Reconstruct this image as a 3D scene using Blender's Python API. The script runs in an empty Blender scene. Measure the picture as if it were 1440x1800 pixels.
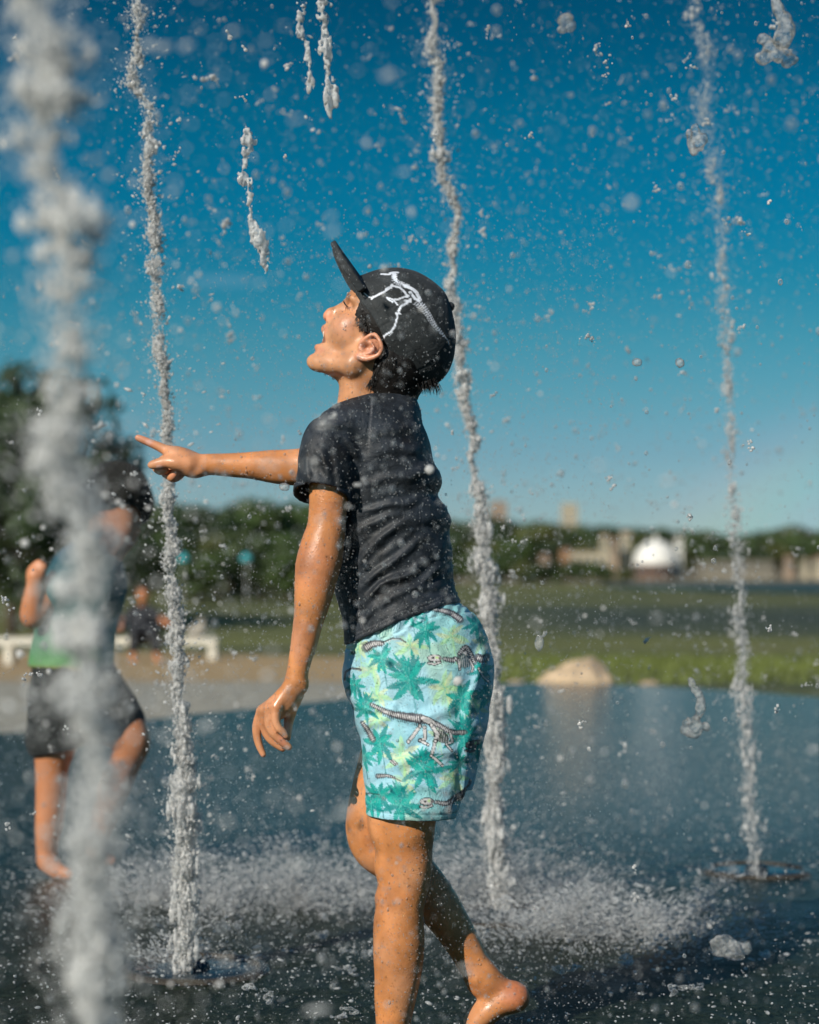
import bpy, math, random
import numpy as np
from mathutils import Vector, Matrix

random.seed(7)
RNG = np.random.default_rng(11)
R = math.radians
SC = bpy.context.scene
COL = SC.collection

# ------------------------------------------------------------------ camera
F = 3520.0            # focal length in photo pixels (1440 x 1800)
HOR = 995.0           # horizon row
EYE = 0.78            # camera height
D0 = 3.2              # distance to the boy

cam_d = bpy.data.cameras.new('camera')
cam = bpy.data.objects.new('camera', cam_d); COL.objects.link(cam)
cam.location = (0, 0, EYE); cam.rotation_euler = (R(90), 0, 0)
cam_d.sensor_fit = 'VERTICAL'; cam_d.sensor_height = 36; cam_d.lens = F / 1800 * 36
cam_d.shift_y = (HOR - 900) / 1800
cam_d.clip_start = 0.05; cam_d.clip_end = 6000
cam_d.dof.use_dof = True; cam_d.dof.focus_distance = D0 - 0.04; cam_d.dof.aperture_fstop = 3.5
SC.camera = cam

# ------------------------------------------------------------------ light
SUN_AZ, SUN_EL = R(37), R(31)
w = bpy.data.worlds.new('World'); SC.world = w; w.use_nodes = True
nt = w.node_tree; nt.nodes.clear()
sky = nt.nodes.new('ShaderNodeTexSky'); sky.sky_type = 'NISHITA'; sky.sun_disc = False
sky.sun_elevation = SUN_EL; sky.sun_rotation = R(180) + SUN_AZ
sky.altitude = 0; sky.air_density = 1.0; sky.dust_density = 0.6; sky.ozone_density = 2.0
# the deep polarised blue of the photographed sky, by elevation
geo = nt.nodes.new('ShaderNodeTexCoord'); sep = nt.nodes.new('ShaderNodeSeparateXYZ'); ramp = nt.nodes.new('ShaderNodeValToRGB')
nt.links.new(geo.outputs['Generated'], sep.inputs[0]); nt.links.new(sep.outputs[2], ramp.inputs[0])
stops = [(0.0, (0.68, 1.0, 1.30)), (0.0270, (0.50, 0.74, 1.02)), (0.0553, (0.36, 0.61, 0.82)), (0.0835, (0.25, 0.58, 0.71)), (0.1115, (0.15, 0.55, 0.645)), (0.1393, (0.05, 0.49, 0.60)),
         (0.1667, (0.014, 0.45, 0.58)), (0.1937, (0.006, 0.42, 0.55)), (0.2203, (0.004, 0.39, 0.50)), (0.2464, (0.003, 0.31, 0.41)), (0.29, (0.003, 0.22, 0.30)), (0.42, (0.03, 0.28, 0.38)), (0.75, (0.36, 0.80, 1.10))]
cr = ramp.color_ramp
while len(cr.elements) < len(stops): cr.elements.new(1.0)
for e, (p_, c_) in zip(cr.elements, stops): e.position = p_; e.color = (c_[0] / 1.45, c_[1] / 1.45, c_[2] / 1.45, 1)
tint = nt.nodes.new('ShaderNodeMix'); tint.data_type = 'RGBA'; tint.blend_type = 'MULTIPLY'; tint.inputs[0].default_value = 1.0
bg = nt.nodes.new('ShaderNodeBackground'); bg.inputs['Strength'].default_value = 0.085 * 1.45
wo = nt.nodes.new('ShaderNodeOutputWorld')
nt.links.new(sky.outputs[0], tint.inputs[6]); nt.links.new(ramp.outputs[0], tint.inputs[7])
# a faint bow 42 degrees from the antisolar point, and one thin wisp of cloud
def dirmask(center, scl, lo_, hi_):
    a = nt.nodes.new('ShaderNodeVectorMath'); a.operation = 'SUBTRACT'; nt.links.new(geo.outputs['Generated'], a.inputs[0]); a.inputs[1].default_value = center
    b = nt.nodes.new('ShaderNodeVectorMath'); b.operation = 'MULTIPLY'; nt.links.new(a.outputs[0], b.inputs[0]); b.inputs[1].default_value = scl
    c = nt.nodes.new('ShaderNodeVectorMath'); c.operation = 'LENGTH'; nt.links.new(b.outputs[0], c.inputs[0])
    d = nt.nodes.new('ShaderNodeMapRange'); d.interpolation_type = 'SMOOTHSTEP'; d.inputs[1].default_value = hi_; d.inputs[2].default_value = lo_; nt.links.new(c.outputs['Value'], d.inputs[0]); return d.outputs[0]
def addcol(prev, col_sock, fac):
    m_ = nt.nodes.new('ShaderNodeMix'); m_.data_type = 'RGBA'; m_.blend_type = 'ADD'; m_.clamp_result = False
    if isinstance(fac, float): m_.inputs[0].default_value = fac
    else: nt.links.new(fac, m_.inputs[0])
    nt.links.new(prev, m_.inputs[6])
    if isinstance(col_sock, tuple): m_.inputs[7].default_value = col_sock
    else: nt.links.new(col_sock, m_.inputs[7])
    return m_.outputs[2]
anti = Vector((math.sin(SUN_AZ) * math.cos(SUN_EL), math.cos(SUN_AZ) * math.cos(SUN_EL), -math.sin(SUN_EL)))
dt = nt.nodes.new('ShaderNodeVectorMath'); dt.operation = 'DOT_PRODUCT'; nt.links.new(geo.outputs['Generated'], dt.inputs[0]); dt.inputs[1].default_value = anti
bow = nt.nodes.new('ShaderNodeValToRGB'); bmr = nt.nodes.new('ShaderNodeMapRange'); bmr.inputs[1].default_value = .722; bmr.inputs[2].default_value = .775; nt.links.new(dt.outputs['Value'], bmr.inputs[0]); nt.links.new(bmr.outputs[0], bow.inputs[0])
for i, (p_, c_) in enumerate(((0, (0, 0, 0)), (.2, (.9, .25, .2)), (.38, (1, .85, .25)), (.55, (.3, .9, .45)), (.75, (.2, .45, .9)), (1, (0, 0, 0)))):
    e = bow.color_ramp.elements[0] if i == 0 else (bow.color_ramp.elements[-1] if i == 5 else bow.color_ramp.elements.new(p_)); e.position = p_; e.color = (*c_, 1)
bm_ = dirmask((.22, 1, .03), (5.5, 0, 12), .1, 1.0)
sc_b = nt.nodes.new('ShaderNodeMath'); sc_b.operation = 'MULTIPLY'; sc_b.inputs[1].default_value = .45; nt.links.new(bm_, sc_b.inputs[0])
wn = nt.nodes.new('ShaderNodeTexNoise'); wn.inputs['Scale'].default_value = 60; wn.inputs['Detail'].default_value = 4; nt.links.new(geo.outputs['Generated'], wn.inputs['Vector'])
cm_ = dirmask((-.0925, .985, .1405), (45, 0, 260), 0.0, 1.5)
sc_c = nt.nodes.new('ShaderNodeMath'); sc_c.operation = 'MULTIPLY'; nt.links.new(wn.outputs[0], sc_c.inputs[0]); nt.links.new(cm_, sc_c.inputs[1])
skycol = addcol(addcol(tint.outputs[2], bow.outputs[0], sc_b.outputs[0]), (.9, .75, .75, 1), sc_c.outputs[0])
nt.links.new(skycol, bg.inputs['Color']); nt.links.new(bg.outputs[0], wo.inputs[0])

sl = bpy.data.lights.new('sun', 'SUN'); sl.energy = 4.8; sl.angle = R(0.5); sl.color = (1.0, 0.93, 0.82)
so = bpy.data.objects.new('sun', sl); COL.objects.link(so)
to_sun = Vector((-math.sin(SUN_AZ) * math.cos(SUN_EL), -math.cos(SUN_AZ) * math.cos(SUN_EL), math.sin(SUN_EL)))
so.rotation_euler = to_sun.to_track_quat('Z', 'Y').to_euler(); so.location = (-4, -5, 6)

vs = SC.view_settings; vs.view_transform = 'Standard'; vs.look = 'None'; vs.exposure = 0.0; vs.gamma = 1.0
SC.render.engine = 'CYCLES'
cy = SC.cycles
cy.max_bounces = 8; cy.diffuse_bounces = 3; cy.glossy_bounces = 3; cy.transmission_bounces = 6; cy.transparent_max_bounces = 16
cy.caustics_reflective = False; cy.caustics_refractive = False; cy.use_denoising = True
cy.sample_clamp_indirect = 6; cy.blur_glossy = 0.5

# ------------------------------------------------------------------ helpers
def W(px, py, q=0.0, d0=D0):
    """photo pixel + offset towards the camera (in 1/1100 m) -> world point at its own depth"""
    d = d0 - q / 1100.0
    return np.array(((px - 720) / F * d, d, EYE - (py - HOR) / F * d))
def PX(px, py, d): return np.array(((px - 720) / F * d, d, EYE - (py - HOR) / F * d))

def tag(o, label=None, cat=None, group=None, kind=None):
    if label: o['label'] = label
    if cat: o['category'] = cat
    if group: o['group'] = group
    if kind: o['kind'] = kind
    return o

def empty(name, loc, label=None, cat=None, group=None):
    o = bpy.data.objects.new(name, None); COL.objects.link(o); o.location = loc
    o.empty_display_size = 0.1
    return tag(o, label, cat, group)

def mesh_obj(name, verts, faces, mat, parent=None, base=(0, 0, 0), col=None, smooth=True, fmats=None, loc=None):
    """verts Nx3 array, faces either an MxK array or a list of tuples"""
    me = bpy.data.meshes.new(name)
    verts = np.asarray(verts, dtype=np.float32) - np.asarray(base, dtype=np.float32)
    if isinstance(faces, np.ndarray):
        n, k = faces.shape
        me.vertices.add(len(verts)); me.vertices.foreach_set('co', verts.ravel())
        me.loops.add(n * k); me.loops.foreach_set('vertex_index', faces.astype(np.int32).ravel())
        me.polygons.add(n); me.polygons.foreach_set('loop_start', np.arange(0, n * k, k, dtype=np.int32))
        me.polygons.foreach_set('loop_total', np.full(n, k, dtype=np.int32))
        me.update(calc_edges=True)
    else:
        me.from_pydata([tuple(map(float, v)) for v in verts], [], [tuple(int(i) for i in f) for f in faces]); me.update()
    if smooth: me.polygons.foreach_set('use_smooth', np.ones(len(me.polygons), dtype=bool))
    if col is not None:
        at = me.color_attributes.new('tone', 'FLOAT_COLOR', 'POINT')
        c = np.ones((len(verts), 4), dtype=np.float32); c[:, :3] = col
        at.data.foreach_set('color', c.ravel())
    mats = mat if isinstance(mat, (list, tuple)) else [mat]
    for m in mats: me.materials.append(m)
    if fmats is not None: me.polygons.foreach_set('material_index', np.asarray(fmats, dtype=np.int32))
    me.validate()
    o = bpy.data.objects.new(name, me); COL.objects.link(o)
    if parent is not None: o.parent = parent
    if loc is not None: o.location = loc
    return o

def mat(name, color=(0.5, 0.5, 0.5), rough=0.6, attr=False, **kw):
    m = bpy.data.materials.new(name); m.use_nodes = True
    n = m.node_tree.nodes; l = m.node_tree.links; p = n['Principled BSDF']
    p.inputs['Base Color'].default_value = (*color, 1); p.inputs['Roughness'].default_value = rough
    for k, v in kw.items(): p.inputs[k.replace('_', ' ')].default_value = v
    src = None
    if attr:
        a = n.new('ShaderNodeAttribute'); a.attribute_name = 'tone'; l.new(a.outputs['Color'], p.inputs['Base Color']); src = a.outputs['Color']
    return m, n, l, p, src

def noise_vary(n, l, p, src, scale, amt, detail=4, col=None, coord='Object'):
    """multiplies the base colour by a soft noise"""
    tc = n.new('ShaderNodeTexCoord'); nz = n.new('ShaderNodeTexNoise')
    nz.inputs['Scale'].default_value = scale; nz.inputs['Detail'].default_value = detail
    l.new(tc.outputs[coord], nz.inputs['Vector'])
    mr = n.new('ShaderNodeMapRange'); mr.inputs[1].default_value = 0.3; mr.inputs[2].default_value = 0.7
    mr.inputs[3].default_value = 1 - amt; mr.inputs[4].default_value = 1 + amt
    l.new(nz.outputs[0], mr.inputs[0])
    mx = n.new('ShaderNodeMix'); mx.data_type = 'RGBA'; mx.blend_type = 'MULTIPLY'; mx.inputs[0].default_value = 1
    if src is None:
        mx.inputs[6].default_value = p.inputs['Base Color'].default_value
    else: l.new(src, mx.inputs[6])
    l.new(mr.outputs[0], mx.inputs[7]); l.new(mx.outputs[2], p.inputs['Base Color'])
    return nz, tc, mx.outputs[2]

def bump(n, l, p, height_sock, strength, dist, prev=None):
    b = n.new('ShaderNodeBump'); b.inputs['Strength'].default_value = strength; b.inputs['Distance'].default_value = dist
    l.new(height_sock, b.inputs['Height'])
    if prev is not None: l.new(prev, b.inputs['Normal'])
    l.new(b.outputs[0], p.inputs['Normal']); return b.outputs[0]

def noise_tex(n, l, tc, scale, detail=4, coord='Object', rough=0.5, dist=0.0):
    t = n.new('ShaderNodeTexNoise'); t.inputs['Scale'].default_value = scale; t.inputs['Detail'].default_value = detail
    t.inputs['Roughness'].default_value = rough; t.inputs['Distortion'].default_value = dist
    l.new(tc.outputs[coord], t.inputs['Vector']); return t

# ---- value noise in numpy (cheap, vectorised)
def vnoise(P, scale, seed=0):
    Q = P * scale; I = np.floor(Q).astype(np.int64); f = Q - I; f = f * f * (3 - 2 * f)
    def h(i, j, k):
        n = (i * 73856093) ^ (j * 19349663) ^ (k * 83492791) ^ (seed * 2654435761)
        n = (n ^ (n >> 13)) * 1274126177; n = n & 0x7fffffff
        return (n % 10007) / 10007.0
    x, y, z = I[..., 0], I[..., 1], I[..., 2]; fx, fy, fz = f[..., 0], f[..., 1], f[..., 2]
    r = 0
    for a in (0, 1):
        for b in (0, 1):
            for c in (0, 1):
                wgt = (fx if a else 1 - fx) * (fy if b else 1 - fy) * (fz if c else 1 - fz)
                r = r + wgt * h(x + a, y + b, z + c)
    return r * 2 - 1

# ------------------------------------------------------------------ implicit surfaces
class Field:
    def __init__(s, lo, hi, h):
        s.h = h; s.lo = np.array(lo, float); n = np.ceil((np.array(hi) - s.lo) / h).astype(int) + 1; s.n = n
        s.F = np.full(n, 1.0, dtype=np.float32)
    def sub(s, lo, hi):
        a = np.clip(np.floor((np.array(lo) - s.lo) / s.h).astype(int), 0, s.n); b = np.clip(np.ceil((np.array(hi) - s.lo) / s.h).astype(int) + 1, 0, s.n)
        if (b <= a).any(): return None, None, None, None
        sl_ = tuple(slice(int(i), int(j)) for i, j in zip(a, b))
        ax = [(s.lo[i] + s.h * np.arange(a[i], b[i])).astype(np.float32) for i in range(3)]
        return sl_, ax[0][:, None, None], ax[1][None, :, None], ax[2][None, None, :]
    def put(s, sl_, d, k=0.0, op='u'):
        A = s.F[sl_]; d = np.broadcast_to(d, A.shape)
        if op == 'u':
            r = np.minimum(A, d)
            if k > 0: hh = np.maximum(k - np.abs(A - d), 0) / k; r = r - hh * hh * k * 0.25
        elif op == 's':
            d = -d; r = np.maximum(A, d)
            if k > 0: hh = np.maximum(k - np.abs(A - d), 0) / k; r = r + hh * hh * k * 0.25
        elif op == 'i':
            r = np.maximum(A, d)
        s.F[sl_] = r
    def cone(s, a, ra, b, rb, k=0.0, op='u', fy=1.0):
        """tapered capsule; fy flattens (<1) or widens its section along depth"""
        a = np.array(a, float); b = np.array(b, float); m = max(ra, rb) * max(1, fy) + k + 0.012
        sl_, X, Y, Z = s.sub(np.minimum(a, b) - m, np.maximum(a, b) + m)
        if sl_ is None: return
        ab = b - a
        yy = (Y - (a[1] + b[1]) / 2) / fy + (a[1] + b[1]) / 2 if fy != 1 else Y
        L = float(ab @ ab) + 1e-12
        t = np.clip(((X - a[0]) * ab[0] + (yy - a[1]) * ab[1] + (Z - a[2]) * ab[2]) / L, 0, 1)
        d = np.sqrt((X - a[0] - t * ab[0]) ** 2 + (yy - a[1] - t * ab[1]) ** 2 + (Z - a[2] - t * ab[2]) ** 2) - (ra + (rb - ra) * t)
        s.put(sl_, d, k, op)
    def ell(s, c, r, M=None, k=0.0, op='u'):
        """ellipsoid, M rows = its axes"""
        c = np.array(c, float); r = np.array(r, float); m = max(r) + k + 0.01
        sl_, X, Y, Z = s.sub(c - m, c + m)
        if sl_ is None: return
        X = X - c[0]; Y = Y - c[1]; Z = Z - c[2]
        if M is None: u, v, w_ = X, Y, Z
        else: u, v, w_ = (M[i][0] * X + M[i][1] * Y + M[i][2] * Z for i in range(3))
        k0 = np.sqrt((u / r[0]) ** 2 + (v / r[1]) ** 2 + (w_ / r[2]) ** 2)
        k1 = np.sqrt((u / r[0] ** 2) ** 2 + (v / r[1] ** 2) ** 2 + (w_ / r[2] ** 2) ** 2) + 1e-9
        s.put(sl_, k0 * (k0 - 1) / k1, k, op)
    def chain(s, pts, k=0.0, op='u', sub=11, fy=1.0, d0=D0, kin=0.0):
        """pts (px, py, q, r) in photo pixels -> smooth tapered tube"""
        P = np.array([[*W(p[0], p[1], p[2], d0), p[3] * (d0 - p[2] / 1100.0) / F] for p in pts])
        C = spline(P, sub)
        G = Field.__new__(Field); m = C[:, 3].max() * max(1, fy) + k + 0.012
        sl_, X, Y, Z = s.sub(C[:, :3].min(0) - m, C[:, :3].max(0) + m)
        if sl_ is None: return
        T = Field.__new__(Field); T.h = s.h; T.lo = np.array([X.flat[0], Y.flat[0], Z.flat[0]], float)
        T.n = np.array([X.size, Y.size, Z.size]); T.F = np.full(T.n, 1.0, dtype=np.float32)
        for i in range(len(C) - 1): T.cone(C[i, :3], C[i, 3], C[i + 1, :3], C[i + 1, 3], kin, 'u', fy)
        s.put(sl_, T.F, k, op)
    def loft(s, tab, k=0.0, op='u', power=2.0, d0=D0):
        """horizontal elliptical slices: rows (py, pxL, pxR, halfdepth px, q centre)"""
        tab = np.array(tab, float); q = tab[:, 4]; d = d0 - q / 1100
        z = EYE - (tab[:, 0] - HOR) / F * d; xl = (tab[:, 1] - 720) / F * d; xr = (tab[:, 2] - 720) / F * d; b = tab[:, 3] * d / F
        o = np.argsort(z); z, xl, xr, b, d = z[o], xl[o], xr[o], b[o], d[o]
        sl_, X, Y, Z = s.sub((xl.min() - .02, (d - b).min() - .02, z.min()), (xr.max() + .02, (d + b).max() + .02, z.max()))
        zz = Z.ravel(); L = smooth_interp(zz, z, xl); Rr = smooth_interp(zz, z, xr); B = smooth_interp(zz, z, b); C = smooth_interp(zz, z, d)
        a = ((Rr - L) / 2)[None, None, :]; c = ((Rr + L) / 2)[None, None, :]; B = B[None, None, :]; C = C[None, None, :]
        k0 = (np.abs((X - c) / a) ** power + np.abs((Y - C) / B) ** power) ** (1 / power)
        g = np.sqrt(((X - c) / a ** 2) ** 2 + ((Y - C) / B ** 2) ** 2) + 1e-9
        dd = np.where(k0 > 0.5, k0 * (k0 - 1) / g, -np.minimum(a, B) * (1 - k0))
        dd = np.maximum(dd, np.maximum(z.min() + s.h - Z, Z - z.max() + s.h))
        s.put(sl_, dd.astype(np.float32), k, op)
    def halfspace(s, p, nrm, op='i'):
        """keeps the side opposite to nrm"""
        nrm = np.array(nrm, float); nrm /= np.linalg.norm(nrm)
        sl_, X, Y, Z = s.sub(s.lo, s.lo + s.h * s.n)
        s.put(sl_, ((X - p[0]) * nrm[0] + (Y - p[1]) * nrm[1] + (Z - p[2]) * nrm[2]).astype(np.float32), 0, op)
    def displace(s, fn, band=0.02):
        idx = np.argwhere(np.abs(s.F) < band)
        P = s.lo + idx * s.h
        s.F[idx[:, 0], idx[:, 1], idx[:, 2]] += fn(P).astype(np.float32)
    def mesh(s, relax=1):
        Fd = s.F
        Fd[0], Fd[-1] = 1, 1; Fd[:, 0], Fd[:, -1] = 1, 1; Fd[:, :, 0], Fd[:, :, -1] = 1, 1
        S = Fd < 0
        cnt = np.zeros(tuple(s.n - 1), dtype=np.uint8)
        for i in (0, 1):
            for j in (0, 1):
                for k in (0, 1): cnt += S[i:s.n[0] - 1 + i, j:s.n[1] - 1 + j, k:s.n[2] - 1 + k]
        act = (cnt > 0) & (cnt < 8); idx = np.argwhere(act)
        imap = np.full(act.shape, -1, dtype=np.int32); imap[act] = np.arange(len(idx))
        cv = {}
        for i in (0, 1):
            for j in (0, 1):
                for k in (0, 1): cv[i, j, k] = Fd[idx[:, 0] + i, idx[:, 1] + j, idx[:, 2] + k]
        acc = np.zeros((len(idx), 3)); num = np.zeros(len(idx))
        for c0 in cv:
            for axn in range(3):
                if c0[axn] == 0:
                    c1 = list(c0); c1[axn] = 1; c1 = tuple(c1)
                    a, b = cv[c0], cv[c1]; m = (a < 0) != (b < 0)
                    t = np.where(m, a / np.where(m, a - b, 1), 0)
                    p = np.tile(np.array(c0, float), (len(idx), 1)); p[:, axn] = t
                    acc[m] += p[m]; num[m] += 1
        V = s.lo + (idx + acc / num[:, None]) * s.h
        quads = []
        for axn in range(3):
            lo = [slice(0, None)] * 3; hi = [slice(0, None)] * 3
            lo[axn] = slice(0, -1); hi[axn] = slice(1, None)
            ch = S[tuple(lo)] != S[tuple(hi)]
            e = np.argwhere(ch); u, v = (axn + 1) % 3, (axn + 2) % 3
            ok = (e[:, u] > 0) & (e[:, v] > 0); e = e[ok]
            ins = S[e[:, 0], e[:, 1], e[:, 2]]
            def cell(du, dv):
                c = e.copy(); c[:, u] -= du; c[:, v] -= dv; return imap[c[:, 0], c[:, 1], c[:, 2]]
            q = np.stack([cell(1, 1), cell(0, 1), cell(0, 0), cell(1, 0)], 1)
            q[~ins] = q[~ins][:, ::-1]
            quads.append(q[(q >= 0).all(1)])
        Q = np.concatenate(quads)
        for _ in range(relax):
            A = np.zeros_like(V); N = np.zeros(len(V))
            for i in range(4):
                np.add.at(A, Q[:, i], V[Q[:, (i + 1) % 4]]); np.add.at(A, Q[:, i], V[Q[:, (i + 3) % 4]]); np.add.at(N, Q[:, i], 2)
            V = V * 0.5 + 0.5 * A / np.maximum(N, 1)[:, None]
        return V, Q

def spline(P, sub=4):
    """Catmull-Rom through rows of P"""
    P = np.asarray(P, float)
    if len(P) < 3 or sub <= 1: 
        return P
    E = np.vstack([2 * P[0] - P[1], P, 2 * P[-1] - P[-2]]); out = []
    for i in range(1, len(E) - 2):
        p0, p1, p2, p3 = E[i - 1], E[i], E[i + 1], E[i + 2]
        for t in np.arange(sub) / sub:
            out.append(0.5 * ((2 * p1) + (-p0 + p2) * t + (2 * p0 - 5 * p1 + 4 * p2 - p3) * t * t + (-p0 + 3 * p1 - 3 * p2 + p3) * t ** 3))
    out.append(P[-1]); return np.array(out)

def smooth_interp(x, xp, fp):
    """monotone-ish cubic through the table"""
    m = np.gradient(fp, xp); i = np.clip(np.searchsorted(xp, x) - 1, 0, len(xp) - 2)
    h = xp[i + 1] - xp[i]; t = np.clip((x - xp[i]) / h, 0, 1)
    return ((2 * t ** 3 - 3 * t ** 2 + 1) * fp[i] + (t ** 3 - 2 * t ** 2 + t) * h * m[i] + (-2 * t ** 3 + 3 * t ** 2) * fp[i + 1] + (t ** 3 - t ** 2) * h * m[i + 1]).astype(np.float32)

def seg_dist(px, py, pts):
    """distance in the picture plane from arrays px,py to polyline pts; also the running parameter"""
    best = np.full(px.shape, 1e9); par = np.zeros(px.shape); side = np.zeros(px.shape); run = 0
    for (ax, ay), (bx, by) in zip(pts[:-1], pts[1:]):
        dx, dy = bx - ax, by - ay; L = math.hypot(dx, dy) + 1e-9
        t = np.clip(((px - ax) * dx + (py - ay) * dy) / L ** 2, 0, 1)
        d = np.hypot(px - ax - t * dx, py - ay - t * dy); m = d < best
        best = np.where(m, d, best); par = np.where(m, run + t * L, par)
        side = np.where(m, (px - ax) * dy - (py - ay) * dx, side); run += L
    return best, par, np.sign(side), run

def inpoly(px, py, poly):
    r = np.zeros(px.shape, bool); n = len(poly)
    for i in range(n):
        x0, y0 = poly[i]; x1, y1 = poly[(i + 1) % n]
        c = (y0 > py) != (y1 > py)
        with np.errstate(divide='ignore', invalid='ignore'):
            r ^= c & (px < (x1 - x0) * (py - y0) / (y1 - y0 + 1e-12) + x0)
    return r

def side(P, d=3.11):
    """the boy's side view, orthographic along Y, in the units his outline was measured in"""
    k = F / d
    return 720 + P[..., 0] * k, HOR + (EYE - P[..., 2]) * k
def sstep(a, b, x): t = np.clip((x - a) / (b - a), 0, 1); return t * t * (3 - 2 * t)

def box(cx, cy, cz, sx, sy, sz):
    v = [(cx + i * sx / 2, cy + j * sy / 2, cz + k * sz / 2) for i in (-1, 1) for j in (-1, 1) for k in (-1, 1)]
    f = [(0, 1, 3, 2), (4, 6, 7, 5), (0, 4, 5, 1), (2, 3, 7, 6), (0, 2, 6, 4), (1, 5, 7, 3)]
    return v, f
class MB:
    def __init__(s): s.v = []; s.f = []
    def add(s, vf):
        o = len(s.v); s.v += list(vf[0]); s.f += [tuple(i + o for i in q) for q in vf[1]]; return s
    def box(s, *a): return s.add(box(*a))
    def tube(s, pts, rad, seg=10):
        o = len(s.v); pts = [Vector(p) for p in pts]
        for i, p in enumerate(pts):
            t = (pts[min(i + 1, len(pts) - 1)] - pts[max(i - 1, 0)]).normalized(); a = t.orthogonal().normalized(); b = t.cross(a)
            r = rad[i] if hasattr(rad, '__len__') else rad
            for j in range(seg): an = 2 * math.pi * j / seg; s.v.append(tuple(p + (a * math.cos(an) + b * math.sin(an)) * r))
        for i in range(len(pts) - 1):
            for j in range(seg): s.f.append((o + i * seg + j, o + i * seg + (j + 1) % seg, o + (i + 1) * seg + (j + 1) % seg, o + (i + 1) * seg + j))
        s.f.append(tuple(o + j for j in range(seg))[::-1]); s.f.append(tuple(o + (len(pts) - 1) * seg + j for j in range(seg))); return s
    def lathe(s, prof, c=(0, 0, 0), seg=32):
        o = len(s.v)
        for r, z in prof:
            for j in range(seg): an = 2 * math.pi * j / seg; s.v.append((c[0] + r * math.cos(an), c[1] + r * math.sin(an), c[2] + z))
        for i in range(len(prof) - 1):
            for j in range(seg): s.f.append((o + i * seg + j, o + i * seg + (j + 1) % seg, o + (i + 1) * seg + (j + 1) % seg, o + (i + 1) * seg + j))
        return s
    def build(s, name, m, parent=None, base=(0, 0, 0), smooth=False): return mesh_obj(name, s.v, s.f, m, parent, base, smooth=smooth)
# ------------------------------------------------------------------ the boy
def H(Fw, U, q=0.0):   # head frame: forward, up, towards the camera -> (px, py, q)
    return (652 - 0.839 * Fw + 0.545 * U, 609 - 0.545 * Fw - 0.839 * U, q)
HM = np.array([(-0.839, 0, 0.545), (0, -1, 0), (0.545, 0, 0.839)])   # rows: forward, near side, up (world)
def hp(Fw, U, q=0.0): return W(*H(Fw, U, q))
px1 = lambda r, q=0: r * (D0 - q / 1100) / F

def skin_material(name):
    m, n, l, p, src = mat(name, rough=0.45, attr=True)
    nz, tc, sock = noise_vary(n, l, p, src, 26, 0.24, 6)
    p.inputs['Subsurface Weight'].default_value = 0.12; p.inputs['Subsurface Radius'].default_value = (0.6, 0.25, 0.12); p.inputs['Subsurface Scale'].default_value = 0.008
    p.inputs['Coat Weight'].default_value = 0.07; p.inputs['Coat Roughness'].default_value = 0.3
    wr = noise_tex(n, l, tc, 24, 4, rough=.6, dist=1.0); wm = n.new('ShaderNodeMapRange'); wm.inputs[1].default_value = .38; wm.inputs[2].default_value = .66; wm.inputs[3].default_value = .56; wm.inputs[4].default_value = .24; l.new(wr.outputs[0], wm.inputs[0]); l.new(wm.outputs[0], p.inputs['Roughness'])
    v = n.new('ShaderNodeTexVoronoi'); v.inputs['Scale'].default_value = 190; v.inputs['Randomness'].default_value = 1; l.new(tc.outputs['Object'], v.inputs['Vector'])
    mr = n.new('ShaderNodeMapRange'); mr.inputs[1].default_value = 0.0; mr.inputs[2].default_value = 0.34; mr.inputs[3].default_value = 1; mr.inputs[4].default_value = 0
    l.new(v.outputs['Distance'], mr.inputs[0])
    nm = noise_tex(n, l, tc, 22, 3); th = n.new('ShaderNodeMapRange'); th.inputs[1].default_value = 0.5; th.inputs[2].default_value = 0.62; l.new(nm.outputs[0], th.inputs[0])
    ml = n.new('ShaderNodeMath'); ml.operation = 'MULTIPLY'; l.new(mr.outputs[0], ml.inputs[0]); l.new(th.outputs[0], ml.inputs[1])
    b1 = bump(n, l, p, ml.outputs[0], 0.4, 0.0008)
    fine = noise_tex(n, l, tc, 420, 3); bump(n, l, p, fine.outputs[0], 0.35, 0.001, b1)
    return m
M_SKIN = skin_material('wet_skin')

def fabric_material(name, color, rough, attr=False, weave=900, wet=0.15, vary=0.25, bumpd=0.0006):
    m, n, l, p, src = mat(name, color, rough, attr)
    nz, tc, sock = noise_vary(n, l, p, src, 16, vary); p.inputs['Specular IOR Level'].default_value = 0.35
    p.inputs['Sheen Weight'].default_value = 0.04; p.inputs['Coat Weight'].default_value = wet; p.inputs['Coat Roughness'].default_value = 0.45
    t = noise_tex(n, l, tc, weave, 3); c = noise_tex(n, l, tc, 46, 6, rough=.6, dist=1.4)
    b1 = bump(n, l, p, c.outputs[0], 0.6, 0.005); bump(n, l, p, t.outputs[0], 0.5, bumpd, b1)
    return m
M_SHIRT = fabric_material('charcoal_wet_jersey', (0.028, 0.032, 0.036), 0.55, attr=True, wet=0.14)
M_SHORTS = fabric_material('printed_polyester', (0.4, 0.6, 0.7), 0.5, attr=True, weave=1300, wet=0.12, vary=0.06)
M_CAP = fabric_material('black_cap_cotton', (0.02, 0.023, 0.024), 0.75, attr=True, wet=0.03)
M_HAIR, _n, _l, _p, _ = mat('dark_wet_hair', (0.009, 0.007, 0.006), 0.6); _p.inputs['Specular IOR Level'].default_value = 0.3

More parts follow.
